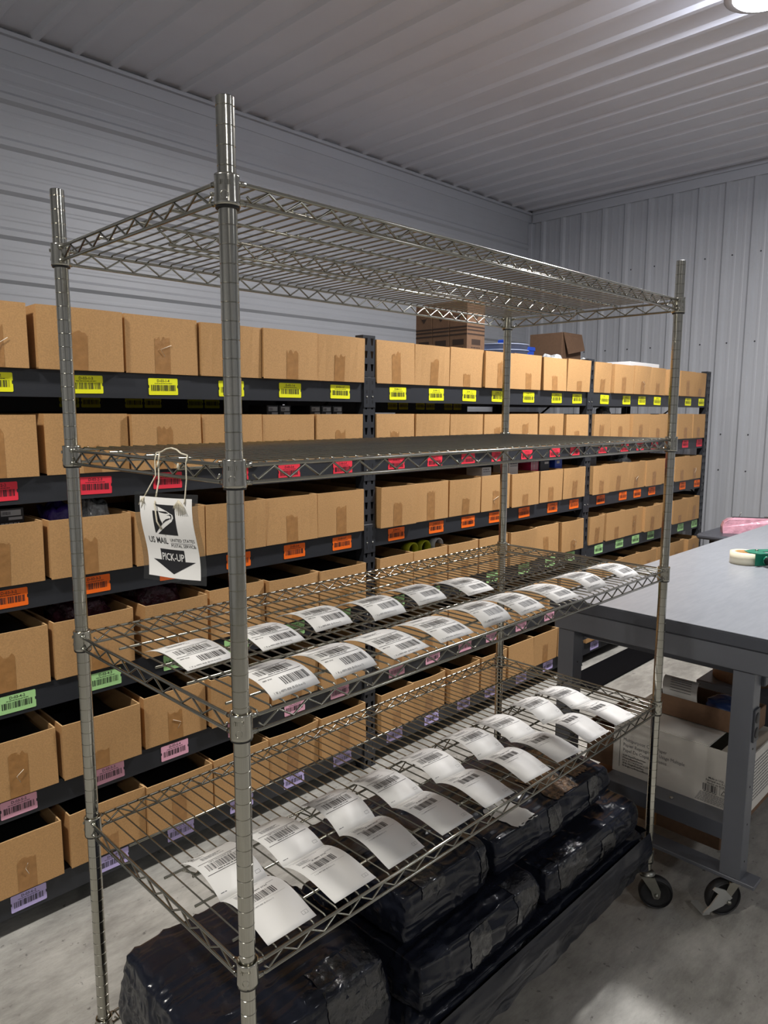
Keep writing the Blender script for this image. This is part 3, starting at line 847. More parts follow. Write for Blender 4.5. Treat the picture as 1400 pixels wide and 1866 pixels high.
def art_ship(p, v0, full):       # header, tracking barcode; full = second barcode below
    X0, X1 = .006, LW - .006
    p.text(.009, v0 + .1325, 'G', .014, 'ink', True)
    V = []; n = 20
    for r in (.0075, .0068): V += [(.0135 + r * 1.15 * math.cos(2*PI*k/n), v0 + .1375 + r * math.sin(2*PI*k/n)) for k in range(n)]
    p.put(V, [(k, (k+1) % n, n + (k+1) % n, n + k) for k in range(n)], 'ink')
    p.words(.026, v0 + .140, .092, .0016, 'ink_grey', 1); p.words(.026, v0 + .136, .07, .0010, 'ink_soft', 2)
    p.words(.070, v0 + .1455, .094, .0010, 'ink_grey', 3)
    for k in range(4): p.words(.010, v0 + .1285 - k * .003, .03 + .006 * (k % 2), .0009, 'ink_grey', 4 + k)
    for k in range(4): p.words(.022, v0 + .1125 - k * .0035, .068 - .007 * (k % 3), .0014, 'ink_grey', 9 + k)
    yl = v0 + (.084 if full else .090)
    p.rect(X0, yl, X1, yl + .0012, 'ink')
    p.text(LW / 2, yl - .0062, 'USPS TRACKING # EP', .0052, 'ink', True, 'c')
    p.bars(.014, yl - .029, LW - .014, yl - .0088, 'ink', 5, 3, .00055)
    p.words(.030, yl - .0335, .072, .0018, 'ink', 15)
    p.rect(X0, yl - .0385, X1, yl - .0373, 'ink')
    if full:
        p.text(.008, v0 + .0365, '4899 3734', .0045, 'ink', True)
        p.bars(.040, v0 + .017, LW - .008, v0 + .0365, 'ink', 11, 3, .0006)
        p.text(.008, v0 + .006, '1 X p-4899-808 (B-03-6-x-1)', .0056, 'ink', False)
    else:
        p.rect(.085, v0 + .012, .095, v0 + .0124, 'ink_grey'); p.rect(.085, v0 + .018, .095, v0 + .0184, 'ink_grey')
        p.rect(.085, v0 + .012, .0854, v0 + .018, 'ink_grey'); p.rect(.0946, v0 + .012, .095, v0 + .018, 'ink_grey')
        p.words(.008, v0 + .010, .02, .0013, 'ink_grey', 20)
def art_slip(p, v0):             # packing slip with one small barcode
    p.words(.012, v0 + .138, .07, .0010, 'ink_grey', 31); p.words(.006, v0 + .143, .094, .0007, 'ink_soft', 36)
    for k in range(4): p.words(.014, v0 + .130 - k * .0035, .036 + .006 * (k % 2), .0012, 'ink_grey', 32 + k)
    p.text(.040, v0 + .1135, '# 4899 3734', .0068, 'ink_grey', True); p.words(.076, v0 + .120, .092, .0012, 'ink_grey', 33)
    p.words(.012, v0 + .108, .032, .0016, 'ink', 37)
    p.bars(.022, v0 + .086, .080, v0 + .106, 'ink', 41, 3, .0006)
    p.rect(.010, v0 + .081, .092, v0 + .0813, 'ink_grey'); p.rect(.05, v0 + .081, .0503, v0 + .087, 'ink_grey')
    p.text(.014, v0 + .073, '1 x p-4899-808 (B-03-6-x-1)', .0042, 'ink_grey')
    for a in ((.083, .014, .095, .0144), (.083, .021, .095, .0214), (.083, .014, .0834, .021), (.0946, .014, .095, .021)): p.rect(a[0], v0 + a[1], a[2], v0 + a[3], 'ink_grey')
    p.text(.089, v0 + .0155, '2', .005, 'ink_grey', False, 'c')
SURF = ZT + .0046 + .0017
variants = [(.022, .45, .02), (.017, .5, -.02), (.026, .42, .03), (.014, .55, 0), (.020, .5, -.03)]
def mk_single(i, curl=1.0):
    a, pk, tw = variants[i % 5]; P = sheet_surface(a * curl, 1, pk, tw)
    b = paper_part(P, 0, LH); art_ship(Print(b, P, .00025), 0, True)
    return b.mesh('shipping_label')
def mk_strip(i):
    a, pk, tw = variants[i % 5]; P = sheet_surface(a * 1.05, 2, .5, tw)
    f = paper_part(P, 0, LH); art_slip(Print(f, P, .00025), 0)
    k = paper_part(P, LH, 2 * LH); art_ship(Print(k, P, .00025), LH, False)
    return f.mesh('label_slip'), k.mesh('label_sheet')
singles = [mk_single(i) for i in range(5)]
strips = [mk_strip(i) for i in range(5)]
z3 = CB[2] + SURF; z4 = CB[3] + SURF
fx = [.062, .191, .334, .466, .605, .740, .887, 1.036, 1.216]
pos9 = ['nearest the left front post', 'second from the left', 'third from the left', 'fourth from the left', 'in the middle of the row', 'fourth from the right', 'third from the right', 'second from the right', 'rightmost of the row']
for k, x in enumerate(fx):
    o = link('shipping_label', singles[(0, 0, 3, 1, 2, 4, 1, 2, 0)[k]], None, (x, .004, z3)); o.rotation_euler = (0, 0, (.06, .02, .03, -.02, .02, .03, 0, .03, .02)[k])
    tag(o, 'curled white postage label on the third shelf, front row, %s' % pos9[k], 'shipping label', 'postage labels in the front row of the third shelf')
pos6 = ['first from the left', 'second from the left', 'third from the left', 'third from the right', 'second from the right', 'at the right end']
for k, (x, y) in enumerate(((.035, .215), (.190, .209), (.337, .230), (.479, .202), (.639, .219), (.794, .195))):
    o = link('shipping_label', singles[(3, 1, 0, 2, 0, 1)[k]], None, (x, y, z3)); o.rotation_euler = (0, 0, (.05, 0, -.01, .02, 0, -.03)[k])
    tag(o, 'curled white postage label on the third shelf, back row, %s' % pos6[k], 'shipping label', 'postage labels in the back row of the third shelf')
sx_ = [.042, .186, .321, .477, .622, .775, .915, 1.068, 1.218]
for k, x in enumerate(sx_):
    e = empty('label_strip', (x, .003, z4), (.0, .0, 0, -.01, -.06, -.06, -.09, -.04, -.08)[k])
    f, b_ = strips[k % 5]
    link('label_slip', f, e); link('label_sheet', b_, e)
    tag(e, 'white two-label strip on the fourth shelf, %s' % pos9[k].replace('of the row', 'of the strips'), 'label strip', 'two-label strips on the fourth shelf')

# ------------------------------------------------------------------ hanging mail sign
SG = tag(empty('hanging_sign', (-.032, .137, 1.3297), 0), 'laminated US MAIL pick-up sign hanging on twine from the second wire shelf', 'sign')
sang = math.atan2(-.93, .36)       # direction left -> right of the sign
def sgP(w, h):
    def P(u, v, o):
        bend = .004 * math.sin(v * 40) + .003 * math.sin(u * 45 + 1)
        d = Vector((math.cos(sang), math.sin(sang), 0)); nr = Vector((math.sin(sang), -math.cos(sang), 0))
        skew = (v - .0) * -.07
        q = d * (u + skew) + nr * (bend + o)
        return (q.x, q.y, v * .88)
    return P
def sheet_grid(P, w0, w1, h0, h1, m, n=10, th=.0004, off=0):
    b = MB(); V = []; F = []
    for s in (off, off - th):
        for i in range(n + 1):
            for j in range(n + 1): V.append(P(w0 + (w1 - w0) * i / n, h0 + (h1 - h0) * j / n, s))
    k = (n + 1) ** 2
    for i in range(n):
        for j in range(n):
            a = i * (n + 1) + j; q = (a, a + n + 1, a + n + 2, a + 1)
            F += [q, tuple(k + z for z in q[::-1])]
    b.add(V, F, m, None, True); return b
P = sgP(0, 0)
pw, ph = .0515, .0715
b = sheet_grid(P, -pw, pw, -ph, ph, 'paper', 24)
p = Print(b, P, .0003); p.maxlen = .007
# eagle emblem: dark square with a white head profile cut into it
ex0, ex1, ey0, ey1 = -.0245, .0215, .0065, .0595
def E(a, c): return (ex0 + (ex1 - ex0) * a, ey0 + (ey1 - ey0) * c)
p.put([E(.06, 1), E(1, 1), E(1, 0), E(.12, 0), E(.50, .25), E(.84, .46), E(.92, .58), E(.90, .69), E(.80, .73), E(.66, .80), E(.40, .89)], [tuple(range(11))], 'ink')
p.put([E(0, .78), E(.27, .78), E(.33, .52), E(.42, .36), E(.03, .03), E(0, .03)], [tuple(range(6))], 'ink')
p.put([E(.27, .78), E(.62, .78), E(.74, .735), E(.60, .715), E(.34, .745)], [tuple(range(5))], 'ink')
p.put([E(.64, .655), E(.80, .700), E(.85, .675), E(.85, .60), E(.82, .52), E(.80, .56), E(.82, .62), E(.76, .665)], [tuple(range(8))], 'ink')
p.put([E(.78, .575), E(.60, .53), E(.46, .44), E(.42, .36), E(.56, .45), E(.78, .545)], [tuple(range(6))], 'ink')
p.text(-.043, -.0105, 'US MAIL', .0158, 'ink', True, sx=.72)
p.text(.0035, -.0055, 'UNITED STATES', .0080, 'ink', False, sx=.78); p.rect(.0035, -.0085, .045, -.0079, 'ink_grey')
p.text(.0035, -.0155, 'POSTAL SERVICE', .0080, 'ink', False, sx=.74); p.text(.0462, -.0155, '®', .004, 'ink')
p.put([(-.022, -.0205), (.026, -.0205), (.026, -.041), (.044, -.041), (.003, -.0645), (-.040, -.041), (-.022, -.041)], [tuple(range(7))], 'ink')
p.text(.0025, -.0405, 'PICK-UP', .0185, 'paper', True, 'c', sx=.66, k=2)
b.obj('paper_sheet', SG)
sheet_grid(P, -.063, .061, -.080, .079, 'laminate', 12, .0004, -.0008).obj('laminate_pouch', SG)
tw = MB()
def W(u, v, o=.002): return Vector(P(u, v, o))
hl, hr = W(-.043, .066), W(.040, .066)
zb_ = CB[1] + ZT + .010 - 1.3297
x_ = .018; SY0, SY1 = .207, .110
for h, yy in ((hl, SY0), (hr, SY1)):
    pts = [h + Vector((0, 0, -.003)), h + Vector((.001, 0, .002)), Vector((x_, yy - .137, CB[1] + ZB - 1.3297 - .002)), Vector((x_, yy - .137, zb_ - .012)), Vector((x_ + .003, yy - .137, zb_))]
    tw.tube(pts, .0011, 'twine', 6)
tw.tube([Vector((x_ + .003, SY0 - .137, zb_)), Vector((x_ + .005, .056, zb_ + .002)), Vector((x_ + .007, .045, zb_ + .007)), Vector((x_ + .008, .030, zb_ + .009)), Vector((x_ + .007, .012, zb_ + .007)), Vector((x_ + .005, -.004, zb_ + .002)), Vector((x_ + .003, SY1 - .137, zb_))], .0013, 'twine', 6)
q0 = Vector((x_ + .001, .056, zb_ + .001))
tw.tube([q0, q0 + Vector((-.002, .0, -.012)), q0 + Vector((-.003, .0, -.045)), W(-.015, .060, .004), W(-.013, .03, .004), W(-.006, .016, .004)], .0013, 'twine', 6)
rd = random.Random(3)
for k in range(11):
    c = W(.031, .070, .003); a = -.9 + k * .17
    tw.tube([c, c + Vector((.3 * .014 * math.sin(a), -.8 * .014 * math.sin(a), -.010)), c + Vector((.3 * .02 * math.sin(a), -.9 * .02 * math.sin(a), -.012 - .012 * abs(math.cos(a)))) ], .0006, 'twine', 4)
for k in range(6):
    c = W(-.044, .070, .003)
    tw.tube([c, c + Vector((rd.uniform(-.004, .004), rd.uniform(-.006, .006), -.006 - .002 * k))], .0007, 'twine', 4)
for yy in (.193, .130): 
    tw.lathe([(.0012, -.005), (.0026, 0), (.0012, .005)], 'twine', 8, Matrix.Translation((x_ - .002, yy - .137, zb_ - .018)))
tw.obj('twine_loop', SG)

# ------------------------------------------------------------------ black plastic-wrapped parcels on the bottom shelf
def parcel(x0, x1, y0, y1, z0, z1, seed, label, p=.15, n=34, amp=1.0, patches=()):
    cx, cy = (x0 + x1) / 2, (y0 + y1) / 2
    sx, sy, sz = (x1 - x0) / 2, (y1 - y0) / 2, (z1 - z0) / 2
    off = Vector((seed * 11.3, seed * 3.1, 0))
    nx = n * 2 if sx > .3 else n
    def S(d, extra=0.0):
        q = Vector([math.copysign(min(abs(v), 1), v) for v in d])
        # rounded box: pull the corners in
        m = max(abs(q.x) ** 1, abs(q.y), abs(q.z))
        v = Vector((q.x * math.sqrt(max(0, 1 - p * (q.y**2 + q.z**2) / 2 * (abs(q.x)**6) - 0)), q.y * math.sqrt(1 - p * (q.z**2) / 1.4 - p * q.x**8 / 2), q.z * math.sqrt(1 - p * q.y**6 / 1.2 - p * q.x**10 / 1.2)))
        pt = Vector((v.x * sx, v.y * sy, v.z * sz))
        nn = Vector((q.x**7, q.y**7, q.z**7)).normalized()
        w1 = noise.noise(Vector((pt.x * 5, pt.y * 11, pt.z * 11)) + off)
        # pulled film: ridged folds running obliquely
        a = pt + Vector((0, 0, .35 * pt.x))
        rg = 1 - abs(noise.noise(Vector((a.x * 5, a.y * 22, a.z * 22)) + off * 2)) * 2.6
        rg2 = 1 - abs(noise.noise(Vector((pt.x * 22 + pt.z * 30, pt.y * 34, pt.z * 24)) - off)) * 2.4
        c1 = Vector((pt.x * 4 + pt.z * 6, pt.y * 15, pt.z * 13)) + off * 3; c2 = Vector((pt.x * 13, pt.y * 9 - pt.x * 5, pt.z * 8 + pt.x * 9)) - off * 2
        k1 = max(0, 1 - abs(noise.noise(c1)) * 7); k2 = max(0, 1 - abs(noise.noise(c2)) * 8)
        h = min(.0055, amp * (w1 * .006 + max(rg, 0) ** 4 * .003 + k1 * .0045 + k2 * .0035))
        if q.z < -.9: h *= .15
        return pt + nn * (h - .0065 + extra)
    b = MB(); V = []; F = []
    def face(fn, na, nb):
        base = len(V)
        for i in range(na + 1):
            for j in range(nb + 1): V.append(S(fn(2 * i / na - 1, 2 * j / nb - 1)))
        for i in range(na):
            for j in range(nb):
                k = base + i * (nb + 1) + j; F.append((k, k + nb + 1, k + nb + 2, k + 1))
    ny = max(12, int(n * .8)); nz = max(10, int(n * .6))
    face(lambda a, c: (a, -1, c), nx, nz); face(lambda a, c: (-a, 1, c), nx, nz)
    face(lambda a, c: (a, c, 1), nx, ny); face(lambda a, c: (a, -c, -1), nx, ny)
    face(lambda a, c: (1, a, c), ny, nz); face(lambda a, c: (-1, -a, c), ny, nz)
    b.add(V, F, 'bag', None, True)
    import bmesh
    me = b.mesh('wrapped_parcel')
    bm = bmesh.new(); bm.from_mesh(me); bmesh.ops.remove_doubles(bm, verts=bm.verts, dist=.0004); bmesh.ops.recalc_face_normals(bm, faces=bm.faces); bm.to_mesh(me); bm.free()
    o = link('wrapped_parcel', me, None, (cx, cy, (z0 + z1) / 2))
    tag(o, label, 'parcel', 'black plastic-wrapped parcels on the bottom shelf')
    for (kind, fc, a0, a1, c0, c1) in patches:      # tape pieces pressed on the film
        q = MB(); V = []; F = []; m_ = 12; rd = random.Random(seed + int(a0 * 100))
        for i in range(m_ + 1):
            for j in range(m_ + 1):
                a = a0 + (a1 - a0) * i / m_ + (rd.uniform(-.01, .01) if i in (0, m_) else 0); c = c0 + (c1 - c0) * j / m_ + (rd.uniform(-.03, .03) if j in (0, m_) else 0)
                if fc == 'wrap':       # runs over the top edge down the front
                    d = (a, -1, c) if c <= 1 else (a, -1 + (c - 1), 1)
                elif fc == 'top': d = (a, c, 1)
                elif fc == 'front': d = (a, -1, c)
                else: d = (1, a, c)
                V.append(S(d, .0018))
        for i in range(m_):
            for j in range(m_):
                k = i * (m_ + 1) + j; F.append((k, k + m_ + 1, k + m_ + 2, k + 1))
        q.add(V, F, kind, None, True); q.obj('adhesive_tape' if 'tape' in kind else 'postage_sticker', o)
    return o
ZS = CB[4] + ZT + .008
parcel(-.035, .386, .032, .455, ZS, .450, 1, 'large black film-wrapped parcel at the left end of the bottom shelf', p=.22, n=66, amp=1.1, patches=(('clear_tape', 'wrap', .15, .9, .2, 1.35),))
parcel(.394, 1.425, -.026, .42, ZS, .290, 2, 'flat black wrapped parcel lying lowest, along the front edge of the bottom shelf', n=66, amp=.9, patches=(('clear_tape', 'front', -.35, -.12, -.5, .8), ('clear_tape', 'front', .05, .18, -.9, .2)))
parcel(.394, .850, -.018, .40, .292, .412, 3, 'black wrapped parcel in the middle layer, left of the two', n=62, amp=1.0, patches=(('clear_tape', 'front', -.25, .05, -.6, .9), ('clear_tape', 'wrap', .5, .92, -.3, 1.25)))
parcel(.858, 1.375, -.018, .38, .292, .400, 4, 'black wrapped parcel in the middle layer, right of the two, with clear tape', n=62, amp=1.0, patches=(('clear_tape', 'wrap', -.75, -.25, -.4, 1.2), ('clear_tape', 'front', .05, .35, -.8, .5)))
parcel(.398, .698, .03, .40, .425, .545, 5, 'black wrapped parcel in the top layer, left of the two', n=58, amp=1.0, patches=(('clear_tape', 'wrap', -.6, -.1, .5, 1.5), ('clear_tape', 'wrap', .7, .95, -.5, 1.6)))
parcel(.708, 1.285, .035, .38, .418, .520, 6, 'black parcel in the top layer, right, with brown tape and a white sticker', n=62, amp=1.0, patches=(('brown_tape', 'top', .02, .42, -.95, -.1), ('brown_tape', 'top', .48, .75, -.8, .3), ('clear_tape', 'wrap', -.15, .05, -.6, .9), ('clear_tape', 'wrap', .55, .72, -.7, 1.0), ('paper', 'top', -.62, -.32, -.98, -.3)))

low = bpy.data.objects['wrapped_parcel.001']
sk = MB(); V = []; F = []; n = 70; m_ = 8          # loose film hanging over the front rail
for i in range(n + 1):
    x = -.47 + .96 * i / n
    for j in range(m_ + 1):
        t_ = j / m_; wv = noise.noise(Vector((x * 14, t_ * 1.5, 4)))
        V.append((x + .01 * wv, -.2270 - .010 * math.sin(PI * min(1, t_ * 1.2)) + .012 * wv * t_ + .006 * noise.noise(Vector((x * 24 + t_ * 5, t_ * 2, 1))) * min(1, t_ * 3), .044 - t_ * (.116 + .012 * noise.noise(Vector((x * 9, 7, 0))))))
for i in range(n):
    for j in range(m_):
        k = i * (m_ + 1) + j; F.append((k, k + 1, k + m_ + 2, k + m_ + 1))
sk.add(V, F, 'bag', None, True); sk.obj('film_flap', low)
sk = MB(); V = []; F = []                        # pinched bag corner sticking out at the right end
for i in range(9):
    for j in range(9):
        a = i / 8; c = j / 8
        V.append((.500 + .026 * a * (.4 + .6 * c), -.215 + .16 * a * .5 + .02 * math.sin(5 * c + 3 * a), .040 - .066 * c - .008 * a + .005 * math.sin(9 * a)))
for i in range(8):
    for j in range(8): k = i * 9 + j; F.append((k, k + 9, k + 10, k + 1))
sk.add(V, F, 'bag', None, True)
sk.obj('film_corner', low)

# ------------------------------------------------------------------ workbench on casters
BX0, BX1, BY0, BY1, BZ = 1.58, 4.02, -.315, .452, .890
BN = tag(empty('workbench', (BX0, BY0, 0)), 'grey steel workbench on casters with a pale laminate top at the right', 'workbench')
def bench(m_, name, *bx, b=.003):
    k = MB(); x0, x1, y0, y1, z0, z1 = bx
    k.bev(x0 - BX0, x1 - BX0, y0 - BY0, y1 - BY0, z0, z1, m_, b); return k.obj(name, BN)
k = MB(); k.bev(0, BX1 - BX0, 0, BY1 - BY0, BZ - .042, BZ - .0015, 'bench_dark', .004); k.bev(.002, BX1 - BX0 - .002, .002, BY1 - BY0 - .002, BZ - .0015, BZ + .0005, 'bench_top', .0005); k.obj('worktop', BN)
LEGX = (BX0 + .012, BX1 - .10); LEGY = (BY0 + .087, BY1 - .095)
def leg(x, y):
    b = MB(); w_ = .060; d = .06
    b.bev(0, .004, 0, w_, .1312, .776, 'bench_steel', .001)
    b.box(.004, d, 0, .0035, .1312, .776, 'bench_steel'); b.box(.004, d, w_ - .0035, w_, .1312, .776, 'bench_steel')
    for z in (.18, .30, .42, .54, .66): b.lathe([(.003, 0), (.003, .0008), (0, .001)], 'black_plastic', 8, Matrix.Translation((.03, -.0002, z)) @ Matrix.Rotation(PI / 2, 4, 'X'))
    return b.obj('leg', BN, (x - BX0, y - BY0, 0))
legs = [leg(x, y) for x in LEGX for y in LEGY]
ol = MB(); ol.bev(.012, .052, -.006, -.0002, .565, .665, 'outlet', .001)
for z in (.592, .638):
    ol.lathe([(.0165, 0), (.0165, .001), (.0145, .002), (0, .002)], 'black_plastic', 20, Matrix.Translation((.032, -.006, z)) @ Matrix.Rotation(PI / 2, 4, 'X'))
ol.obj('power_outlet', legs[0])
for x in LEGX:
    bench('bench_steel', 'end_rail', x - .006, x + .05, BY0 + .02, BY1 - .02, .778, .8475)
    bench('bench_steel', 'foot_rail', x - .004, x + .064, BY0 + .045, BY1 - .05, .1185, .131, b=.002)
for y in (BY0 + .075, BY1 - .09): bench('bench_dark', 'side_rail', LEGX[0] + .06, LEGX[1] - .008, y, y + .02, .725, .775)
bench('bench_dark', 'cross_rail', LEGX[0] + .062, LEGX[0] + .082, BY0 + .10, BY1 - .095, .742, .775)
ls = MB(); d0 = BX0 + .016
ls.bev(0, LEGX[1] - d0 - .01, 0, .40, .284, .289, 'bench_steel', .001); ls.bev(-.002, .001, 0, .40, .238, .289, 'bench_dark', .0005)
ls.obj('lower_shelf', BN, (d0 - BX0, LEGY[0] + .058 - BY0 + .0, 0))
for yy in (.01, .18):
    sc = MB(); sc.lathe([(.007, 0), (.007, .002), (.004, .004), (0, .0045)], 'chrome', 8); sc.obj('bolt', BN, (.05, yy + .20 - .12 + .06, .2892))
for x, y, rz, bk in ((BX0 + .040, BY0 + .118, -.6, True), (BX0 + .045, BY1 - .09, 2.2, False), (BX1 - .1, BY0 + .09, 0, False), (BX1 - .1, BY1 - .09, 0, False)):
    c = caster(BN, (x - BX0, y - BY0, 0), .0555, rz, bk, True)

# goods on the bench lower shelf
def open_carton(name, loc, sx, sy, sz, m, mi_, label, rz=0, flap=True, cat='carton'):
    b = MB(); t_ = .004
    b.box(0, sx, 0, t_, 0, sz, m); b.box(0, sx, sy - t_, sy, 0, sz, m); b.box(0, t_, t_, sy - t_, 0, sz, m); b.box(sx - t_, sx, t_, sy - t_, 0, sz, m); b.box(t_, sx - t_, t_, sy - t_, 0, t_, mi_)
    o = b.obj(name, None, loc); o.rotation_euler = (0, 0, rz); tag(o, label, cat)
    return o
pb = open_carton('paper_carton', (1.672, -.205, .2895), .29, .438, .19, 'carton_white', 'carton_inside', 'white copy-paper carton with printed text on the workbench lower shelf')
q = MB(); p = Print(q, lambda u, v, o: (-.0004 - o, .430 - u, v), .0003)
p.rect(.016, .02, .0175, .165, 'ink')
for k, s in enumerate(('Multipurpose Copy Paper', 'Papier Reprographie Usage Multiple', 'Papel De Copia Multiusos')): p.text(.028, .118 - k * .019, s, .0165, 'ink_grey', False, sx=.88)
for k, s in enumerate(('4,500 Sheets/Feuilles/Hojas', '8 Reams/Rames/Resmas', '8.5 in. X 11 in./216 mm X 279 mm', '20 lb. Weight/Poids/Peso', '92 Brightness/Brillance/Blancura')): p.text(.028, .064 - k * .0095, s, .0085, 'ink', True, sx=.88)
for k, s in enumerate(('Made in USA.', 'Fabriqué aux É-U.', 'Hecho en EUA.')): p.text(.340, .088 - k * .009, s, .0088, 'ink', True, 'c')
p.bars(.300, .045, .345, .068, 'ink', 77, 1, .0011); p.words(.302, .0415, .343, .002, 'ink', 50)
for a in ((.352, .044, .378, .0448), (.352, .067, .378, .0678), (.352, .044, .3528, .0678), (.3772, .044, .378, .0678)): p.rect(*a, 'ink')
p.put([(.365, .064), (.356, .047), (.374, .047), (.365, .0605), (.3585, .0485), (.3715, .0485)], [(0, 1, 4, 3), (1, 2, 5, 4), (2, 0, 3, 5)], 'ink')
for k in range(8): p.words(.292 - .002 * k, .036 - k * .0042, .385, .0018, 'ink_grey', 60 + k)
q.obj('printed_label', pb)
q = MB(); p = Print(q, lambda u, v, o: (u, -.0004 - o, v), .0003)
p.rect(.008, .02, .0092, .17, 'ink_grey')
for k in range(12): p.words(.016, .16 - k * .0115, .26 - .01 * (k % 4), .0035, 'ink_grey', 80 + k)
q.obj('printed_label', pb)
fl = MB(); fl.bev(.0, .29, .118, .438, .1905, .1935, 'carton_white', .0008); fl.bev(.004, .10, .119, .40, .1938, .1962, 'carton_white', .0008); fl.obj('carton_flap', pb)
fl = MB(); fl.add([(.02, .004, .1905), (.285, .004, .1905), (.25, .10, .165), (.05, .10, .165)], [(0, 1, 2, 3)], 'carton_inside'); fl.add([(.02, .004, .189), (.285, .004, .189), (.25, .10, .1635), (.05, .10, .1635)], [(3, 2, 1, 0)], 'carton_inside'); fl.obj('carton_flap', pb)
kc = open_carton('kraft_carton', (1.806, -.16, .4872), .152, .31, .070, 'kraft_dark', 'kraft_dark', 'shallow open brown carton standing on the white copy-paper carton', 0)
nb = open_carton('kraft_carton', (1.685, .24, .2895), .25, .10, .14, 'kraft_dark', 'kraft_dark', 'small brown carton beside the left end of the copy-paper carton')
# curled sheet leaning from the carton
cs = MB(); V = []; F = []
for i in range(15):
    t_ = i / 14; a = -.3 + t_ * 2.6
    for j in range(2): V.append((-.045 * math.cos(a), (-.075 if j else .045) + .02 * t_, .005 + .060 * math.sin(a) - .02 * t_))
for i in range(14): F.append((2*i, 2*i+1, 2*i+3, 2*i+2))
cs.add(V, F, 'paper', None, True); cs.add([(x + .0008, y, z - .0008) for x, y, z in V], [f[::-1] for f in F], 'carton_inside', None, True)
for i in range(3, 9): cs.add([(V[2*i][0] - .001, V[2*i][1] - .025, V[2*i][2] + .001), (V[2*i][0] - .001, V[2*i][1] - .10, V[2*i][2] + .001), (V[2*i][0] - .001, V[2*i][1] - .10, V[2*i][2] + .003), (V[2*i][0] - .001, V[2*i][1] - .03, V[2*i][2] + .003)], [(0, 1, 2, 3)], 'ink_grey')
tag(cs.obj('curled_paper', None, (1.885, .095, .548)), 'curled sheet of paper standing out of the shallow brown carton', 'paper')
bp = MB(); bp.add([], [], 'dark_blue'); 
lumps('plastic_bag', (1.882, -.065, .4925), .115, .13, .078, 'dark_blue', 'dark blue plastic package poking out of the shallow brown carton', 'package', 23, amp=.15)
dr = MB(); dr.bev(0, .6, 0, .46, 0, .13, 'bench_dark', .004)
tag(dr.obj('steel_case', None, (2.40, -.22, .2895)), 'dark steel case under the kraft paper roll on the bench lower shelf', 'case')
kr = MB(); kr.lathe([(.028, 0), (.125, 0), (.125, .125), (.028, .125)], 'kraft_dark', 36, closed=True); kr.lathe([(.025, -.0), (.0279, 0), (.0279, .125), (.025, .125)], 'card_edge', 24, closed=True)
tag(kr.obj('kraft_paper_roll', None, (2.56, .10, .4205)), 'large roll of brown kraft tape on the dark case under the bench', 'roll')
fb = MB(); fb.bev(0, .9, 0, .47, 0, .103, 'kraft_dark', .003); fb.box(-.0006, 0, .21, .25, 0, .102, 'tape')
tag(fb.obj('flat_carton', None, (1.70, -.13, .1314)), 'long flat brown carton lying under the bench lower shelf', 'carton')
# tape gun on the bench
TG = tag(empty('tape_dispenser', (2.647, .133, BZ + .0006), -.72), 'green and black hand tape dispenser with a cream roll lying on the bench', 'tape dispenser')
r_ = MB(); r_.lathe([(.040, 0), (.060, 0), (.060, .050), (.040, .050)], 'cream_tape', 40, closed=True); r_.lathe([(.037, 0), (.0398, 0), (.0398, .050), (.037, .050)], 'card', 30, closed=True); r_.obj('tape_roll', TG, (-.02, .02, 0))
g_ = MB()
out = [(-.03, -.015), (-.01, -.055), (.10, -.062), (.19, -.045), (.20, .02), (.17, .045), (.03, .05), (-.02, .03)]
hole = [(.035, -.02), (.05, -.035), (.10, -.035), (.115, -.02), (.10, -.005), (.05, -.002)]
g_.poly([(.0, -.055), (.04, -.06), (.035, .05), (-.02, .03), (-.03, -.015)], .0515, .054, 'green_tool', None, 'z')
g_.poly([(.04, -.06), (.12, -.061), (.12, -.036), (.037, -.036)], .0515, .054, 'green_tool', None, 'z')
g_.poly([(.036, -.005), (.12, -.005), (.12, .048), (.035, .05)], .0515, .054, 'green_tool', None, 'z')
g_.poly([(.12, -.061), (.19, -.045), (.20, .02), (.17, .045), (.12, .048)], .0515, .054, 'green_tool', None, 'z')
g_.poly([(-.022, -.0565), (.19, -.045), (.19, -.0475), (-.022, -.0595)], .004, .054, 'green_tool', None, 'z')
g_.obj('side_plate', TG)
h_ = MB(); h_.tube([(.028, -.060, .026), (.033, -.087, .026), (.066, -.157, .021)], .018, 'black_plastic', 16); h_.tube([(.028, -.055, .026), (.028, -.066, .026)], .019, 'green_tool', 16); h_.obj('handle', TG)
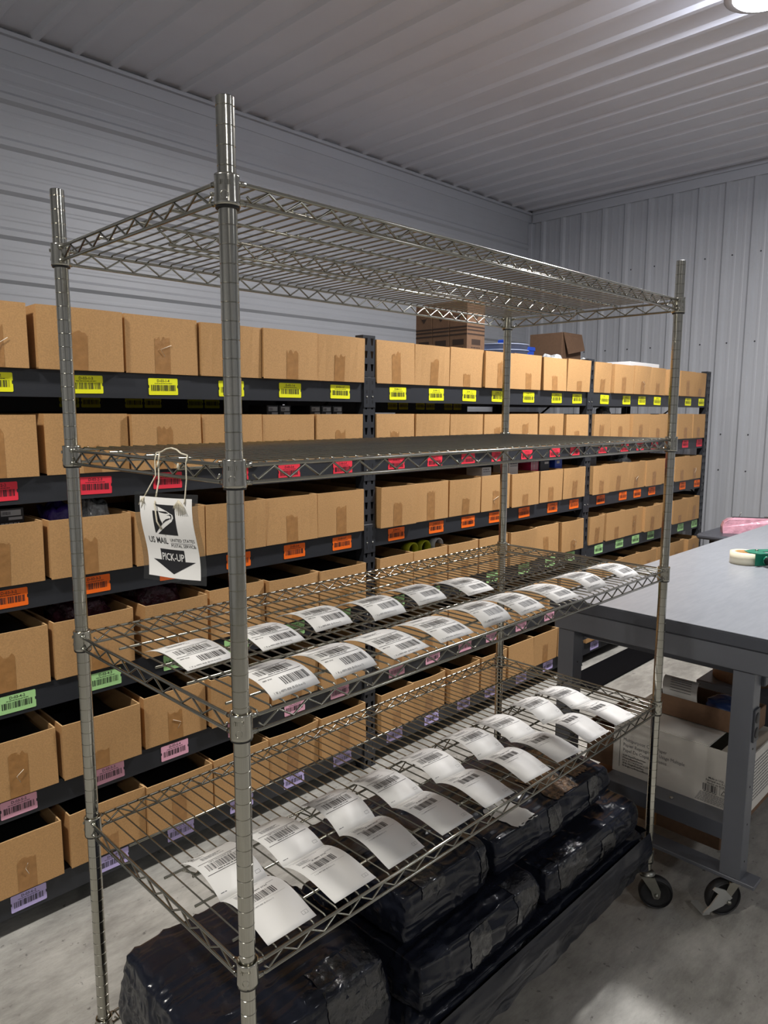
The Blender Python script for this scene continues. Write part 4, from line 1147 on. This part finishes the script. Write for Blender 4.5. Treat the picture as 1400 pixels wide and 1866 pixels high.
s_ = MB(); s_.tube([(.16, -.02, .004), (.16, -.02, .052)], .014, 'black_plastic', 16); s_.tube([(.03, .02, .050), (.03, .02, .058)], .006, 'zinc', 12); s_.tube([(.10, .02, .050), (.10, .02, .058)], .005, 'zinc', 12); s_.obj('roller', TG)

# ------------------------------------------------------------------ black table and pink pouch near the right wall
BT = tag(empty('black_table', (4.13, -.55, 0)), 'black table near the right wall carrying the pink pouch', 'table')
k = MB(); k.bev(0, .75, 0, 1.50, .715, .75, 'bench_dark', .012); k.obj('table_top', BT)
for x in (.06, .66):
    for y in (.06, 1.40): kk = MB(); kk.bev(x, x + .035, y, y + .035, 0, .716, 'black_plastic', .002); kk.obj('leg', BT)
BT.rotation_euler = (0, 0, 0)
PP = MB(); V = []; F = []; n = 16
oL = [(0, 0), (0, .04), (.01, .07), (.035, .09), (.07, .10), (.30, .10), (.34, .095), (.35, .085), (.345, 0)]
n_ = len(oL)
for wv in (0, .04, .08): V += [(u, wv + (.02 if v > .09 and wv == 0 else 0) - (.02 if v > .09 and wv == .08 else 0), v) for u, v in oL]
for s in (0, 1):
    for j in range(n_): F.append((s*n_+j, s*n_+(j+1) % n_, (s+1)*n_+(j+1) % n_, (s+1)*n_+j))
F += [tuple(range(n_)), tuple(range(2*n_, 3*n_))[::-1]]
PP.add(V, F, 'pink_vinyl')
PP.tube([(u, -.0 + (.02 if v > .09 else 0), v) for u, v in oL], .003, 'pink_vinyl', 6)
po = PP.obj('vinyl_pouch', None, (4.256, .829, .7506)); po.rotation_euler = (0, 0, -1.05)
tag(po, 'shiny pink vinyl zip pouch standing on the black table', 'pouch')
zp = MB(); zp.box(.06, .30, .036, .044, .10, .106, 'outlet'); zp.tube([(.10, .04, .104), (.11, .03, .135)], .002, 'zinc', 5); zp.box(.25, .29, .035, .045, .105, .112, 'zinc'); zp.obj('zipper', po)

# thin black strip on the floor
m_ = MB(); m_.bev(2.95, 4.5, .99, 1.19, 0.0005, .014, 'strip_black', .005)
tag(m_.obj('floor_strip'), 'narrow black strip on the concrete along the foot of the shelving', 'mat')
